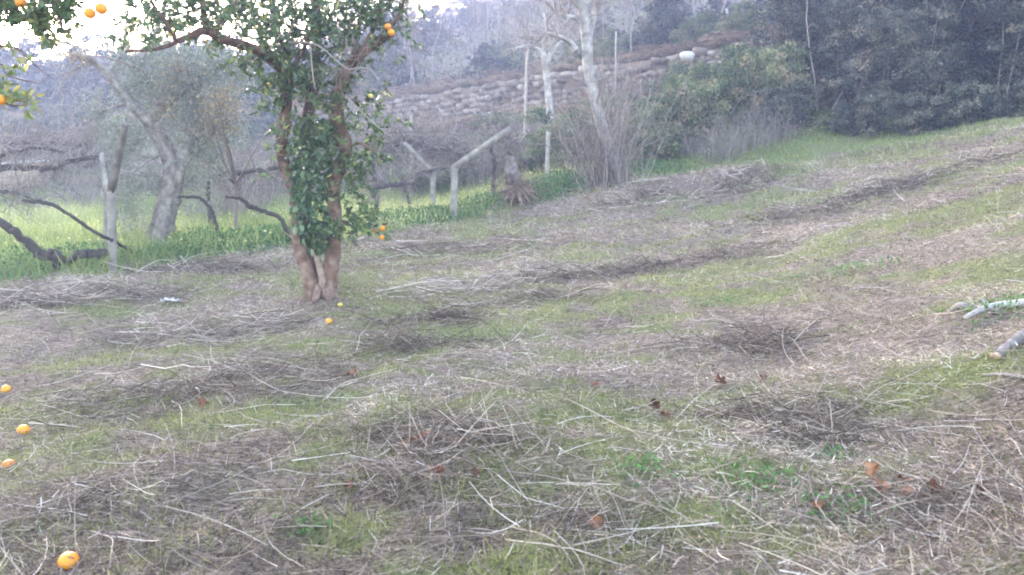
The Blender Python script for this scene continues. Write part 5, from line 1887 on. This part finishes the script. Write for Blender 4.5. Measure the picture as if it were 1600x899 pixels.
# ------------------------------------------------------------------ woods of the hillside
def hill_tree(seedk, evergreen):
    rng = np.random.default_rng(seedk)
    Ht = 9.0
    if evergreen:
        return bush_proto('hill_evergreen', 'dark evergreen tree in the wood on the hillside', 'tree', 'evergreen trees of the hillside wood', 'evergreen', 9000, .24, 12, 2.9, 6.2, 10, .36, seedk)
    t = thing('hill_tree', (0, 0, -50), 'slender bare tree in the hazy wood on the hillside', 'tree', 'bare trees of the hillside wood')
    g, gw = Geo(), Geo()
    path = np.array([[0, 0, -.3], [rng.normal() * .2, rng.normal() * .2, Ht * .35], [rng.normal() * .5, rng.normal() * .5, Ht * .7], [rng.normal() * .8, rng.normal() * .8, Ht]])
    C, R = limb(g, path, [.11, .085, .055, .015], n=14, sides=6, T=.7, rng=rng)
    C = C[None]
    for n, L, r, up in ((34, 2.4, .03, .12), (130, 1.2, .015, .05), (330, .7, .010, 0)):
        p, tt = along(rng, C, n, .25, 1)
        C, R = branchlets(rng, p, rng.normal(size=p.shape) * .9 + tt * .9, rng.uniform(.5, 1.1, n) * L, r, S=5, wander=.22, up=up)
        add_tubes(gw, C, R, 3, np.clip(.33 + rng.normal(size=n) * .2, 0, 1), cap=False)
    g.build('trunk', M['olive_bark'], t, origin=(0, 0, 0))
    gw.build('branches', M['twig'], t, origin=(0, 0, 0))
    return t


protos = [hill_tree(91 + i, False) for i in range(5)]
evs = [hill_tree(97 + i, True) for i in range(3)]
rh = np.random.default_rng(77)


def hill_spot(ylo, yhi, left=-.72, right=.5):
    while True:
        y = rh.uniform(ylo, yhi)
        x = rh.uniform(left, right) * y
        if y > float(wall_y(x)) + 4:
            return x, y


nb = 0
for i in range(240):
    pr = protos[i % 5]
    far = i % 3
    x, y = hill_spot(*(((40, 62), (58, 88), (85, 130))[far]), left=-.72 if i % 9 == 0 else -.22)
    o = pr if i < 5 else dup(pr, (0, 0, 0))
    o.location = (x, y, float(HH(x, y)) - .2)
    s = rh.uniform(.55, 1.0) * (0.62 if far == 0 else .9)
    o.scale = (s, s, s * rh.uniform(.9, 1.25))
    o.rotation_euler = (rh.normal() * .05, rh.normal() * .05, rh.random() * 6.28)
    o['label'] = zone(x, y, 'slender bare tree')
for i in range(170):
    pr = evs[i % 3]
    far = i % 3
    if i % 5 < 3:      # dark wood at the left
        y = rh.uniform(52, 80)
        x = rh.uniform(-.76, -.14) * y
    else:
        x, y = hill_spot(*(((44, 62), (60, 95), (90, 140))[far]))
    o = pr if i < 3 else dup(pr, (0, 0, 0))
    o.location = (x, y, float(HH(x, y)) - .3)
    s = rh.uniform(.7, 1.0) if i % 5 < 3 else rh.uniform(.6, 1.1)
    if i % 5 >= 3 and y < 62:
        s *= .45
    o.scale = (s, s, s * rh.uniform(.8, 1.2))
    o.rotation_euler = (0, 0, rh.random() * 6.28)
    o['label'] = zone(x, y, 'dark evergreen tree')

# undergrowth of the wood: one mass
g = Geo()
n = 70000
Yu = rh.uniform(40, 140, n)
Xu = rh.uniform(-.75, .6, n) * Yu
k_ = Yu > wall_y(Xu) + 3.5
Xu, Yu = Xu[k_], Yu[k_]
n = len(Xu)
hgt = 2.6 * np.clip((fbm(Xu, Yu, .16, 5) - .35) * 2.6, .05, 1)
pz = HH(Xu, Yu) + rh.random(n) * hgt
leaves(g, np.stack([Xu, Yu, pz], 1), rh.normal(size=(n, 3)), .26 * Yu / 80, .2 * Yu / 80, np.clip(fbm(Xu, Yu, .3, 6) + rh.normal(size=n) * .15, 0, 1), rng=rh, fine=False)
tag(g.build('undergrowth', M['evergreen']), 'dark undergrowth filling the hillside wood', kind='stuff')
# dry grass on the bank below the wall
g = Geo()
n = 60000
Xu = rh.uniform(-16, 14, n)
Yu = wall_y(Xu) - rh.uniform(0, 11, n)
k_ = (Yu > 28)
Xu, Yu = Xu[k_], Yu[k_]
n = len(Xu)
d = rh.normal(size=(n, 3)) * .5
d[:, 2] = np.abs(d[:, 2]) + .6
ribbons(g, np.stack([Xu, Yu, H(Xu, Yu)], 1), d, rh.uniform(.2, .5, n), rh.uniform(.02, .04, n), np.clip(.45 + rh.normal(size=n) * .2 + (fbm(Xu, Yu, .5, 3) - .5), 0, 1), bend=.5, S=2, rng=rh, taper=.3)
tag(g.build('bank_grass', M['russet']), 'dry russet grass covering the bank below the wall', kind='stuff')

# low roofed wall at the far left
c0, c1 = P(-120, 262, 30), P(72, 252, 31)
t = thing('low_wall', (c0 + c1) / 2, 'low terracotta coloured wall with a pale coping at the far left', 'wall')
for (nm, dz0, dz1, w, mt, tn) in (('wall_face', -.95, -.06, .3, 'russet', .85), ('coping', -.06, .05, .42, 'concrete', 1.0)):
    g = Geo()
    V = []
    for q in (c0, c1):
        for dy in (-w / 2, w / 2):
            for dz in (dz0, dz1):
                V.append(q + [0, dy, dz])
    g.add(V, np.array([[0, 1, 5, 4], [2, 6, 7, 3], [1, 3, 7, 5], [0, 4, 6, 2], [0, 2, 3, 1], [4, 5, 7, 6]]), tn)
    g.build(nm, M[mt], t)

# ------------------------------------------------------------------ the misty air
HAZE = 0.0024
V = np.array([[x, y, z] for x in (-175, 175) for y in (-8, 330) for z in (-6, 175)], float)
F = np.array([[0, 1, 3, 2], [4, 6, 7, 5], [0, 4, 5, 1], [2, 3, 7, 6], [0, 2, 6, 4], [1, 5, 7, 3]])
hz = bpy.data.materials.new('haze_air')
hz.use_nodes = True
t = hz.node_tree
t.nodes.clear()
out = t.nodes.new('ShaderNodeOutputMaterial')
pv = t.nodes.new('ShaderNodeVolumePrincipled')
pv.inputs['Color'].default_value = (.54, .65, 1.0, 1)
pv.inputs['Density'].default_value = HAZE
pv.inputs['Anisotropy'].default_value = 0.45
t.links.new(pv.outputs[0], out.inputs['Volume'])
o = Geo().add(V, F).build('haze', hz)
tag(o, 'pale blue violet haze filling the valley', kind='stuff')
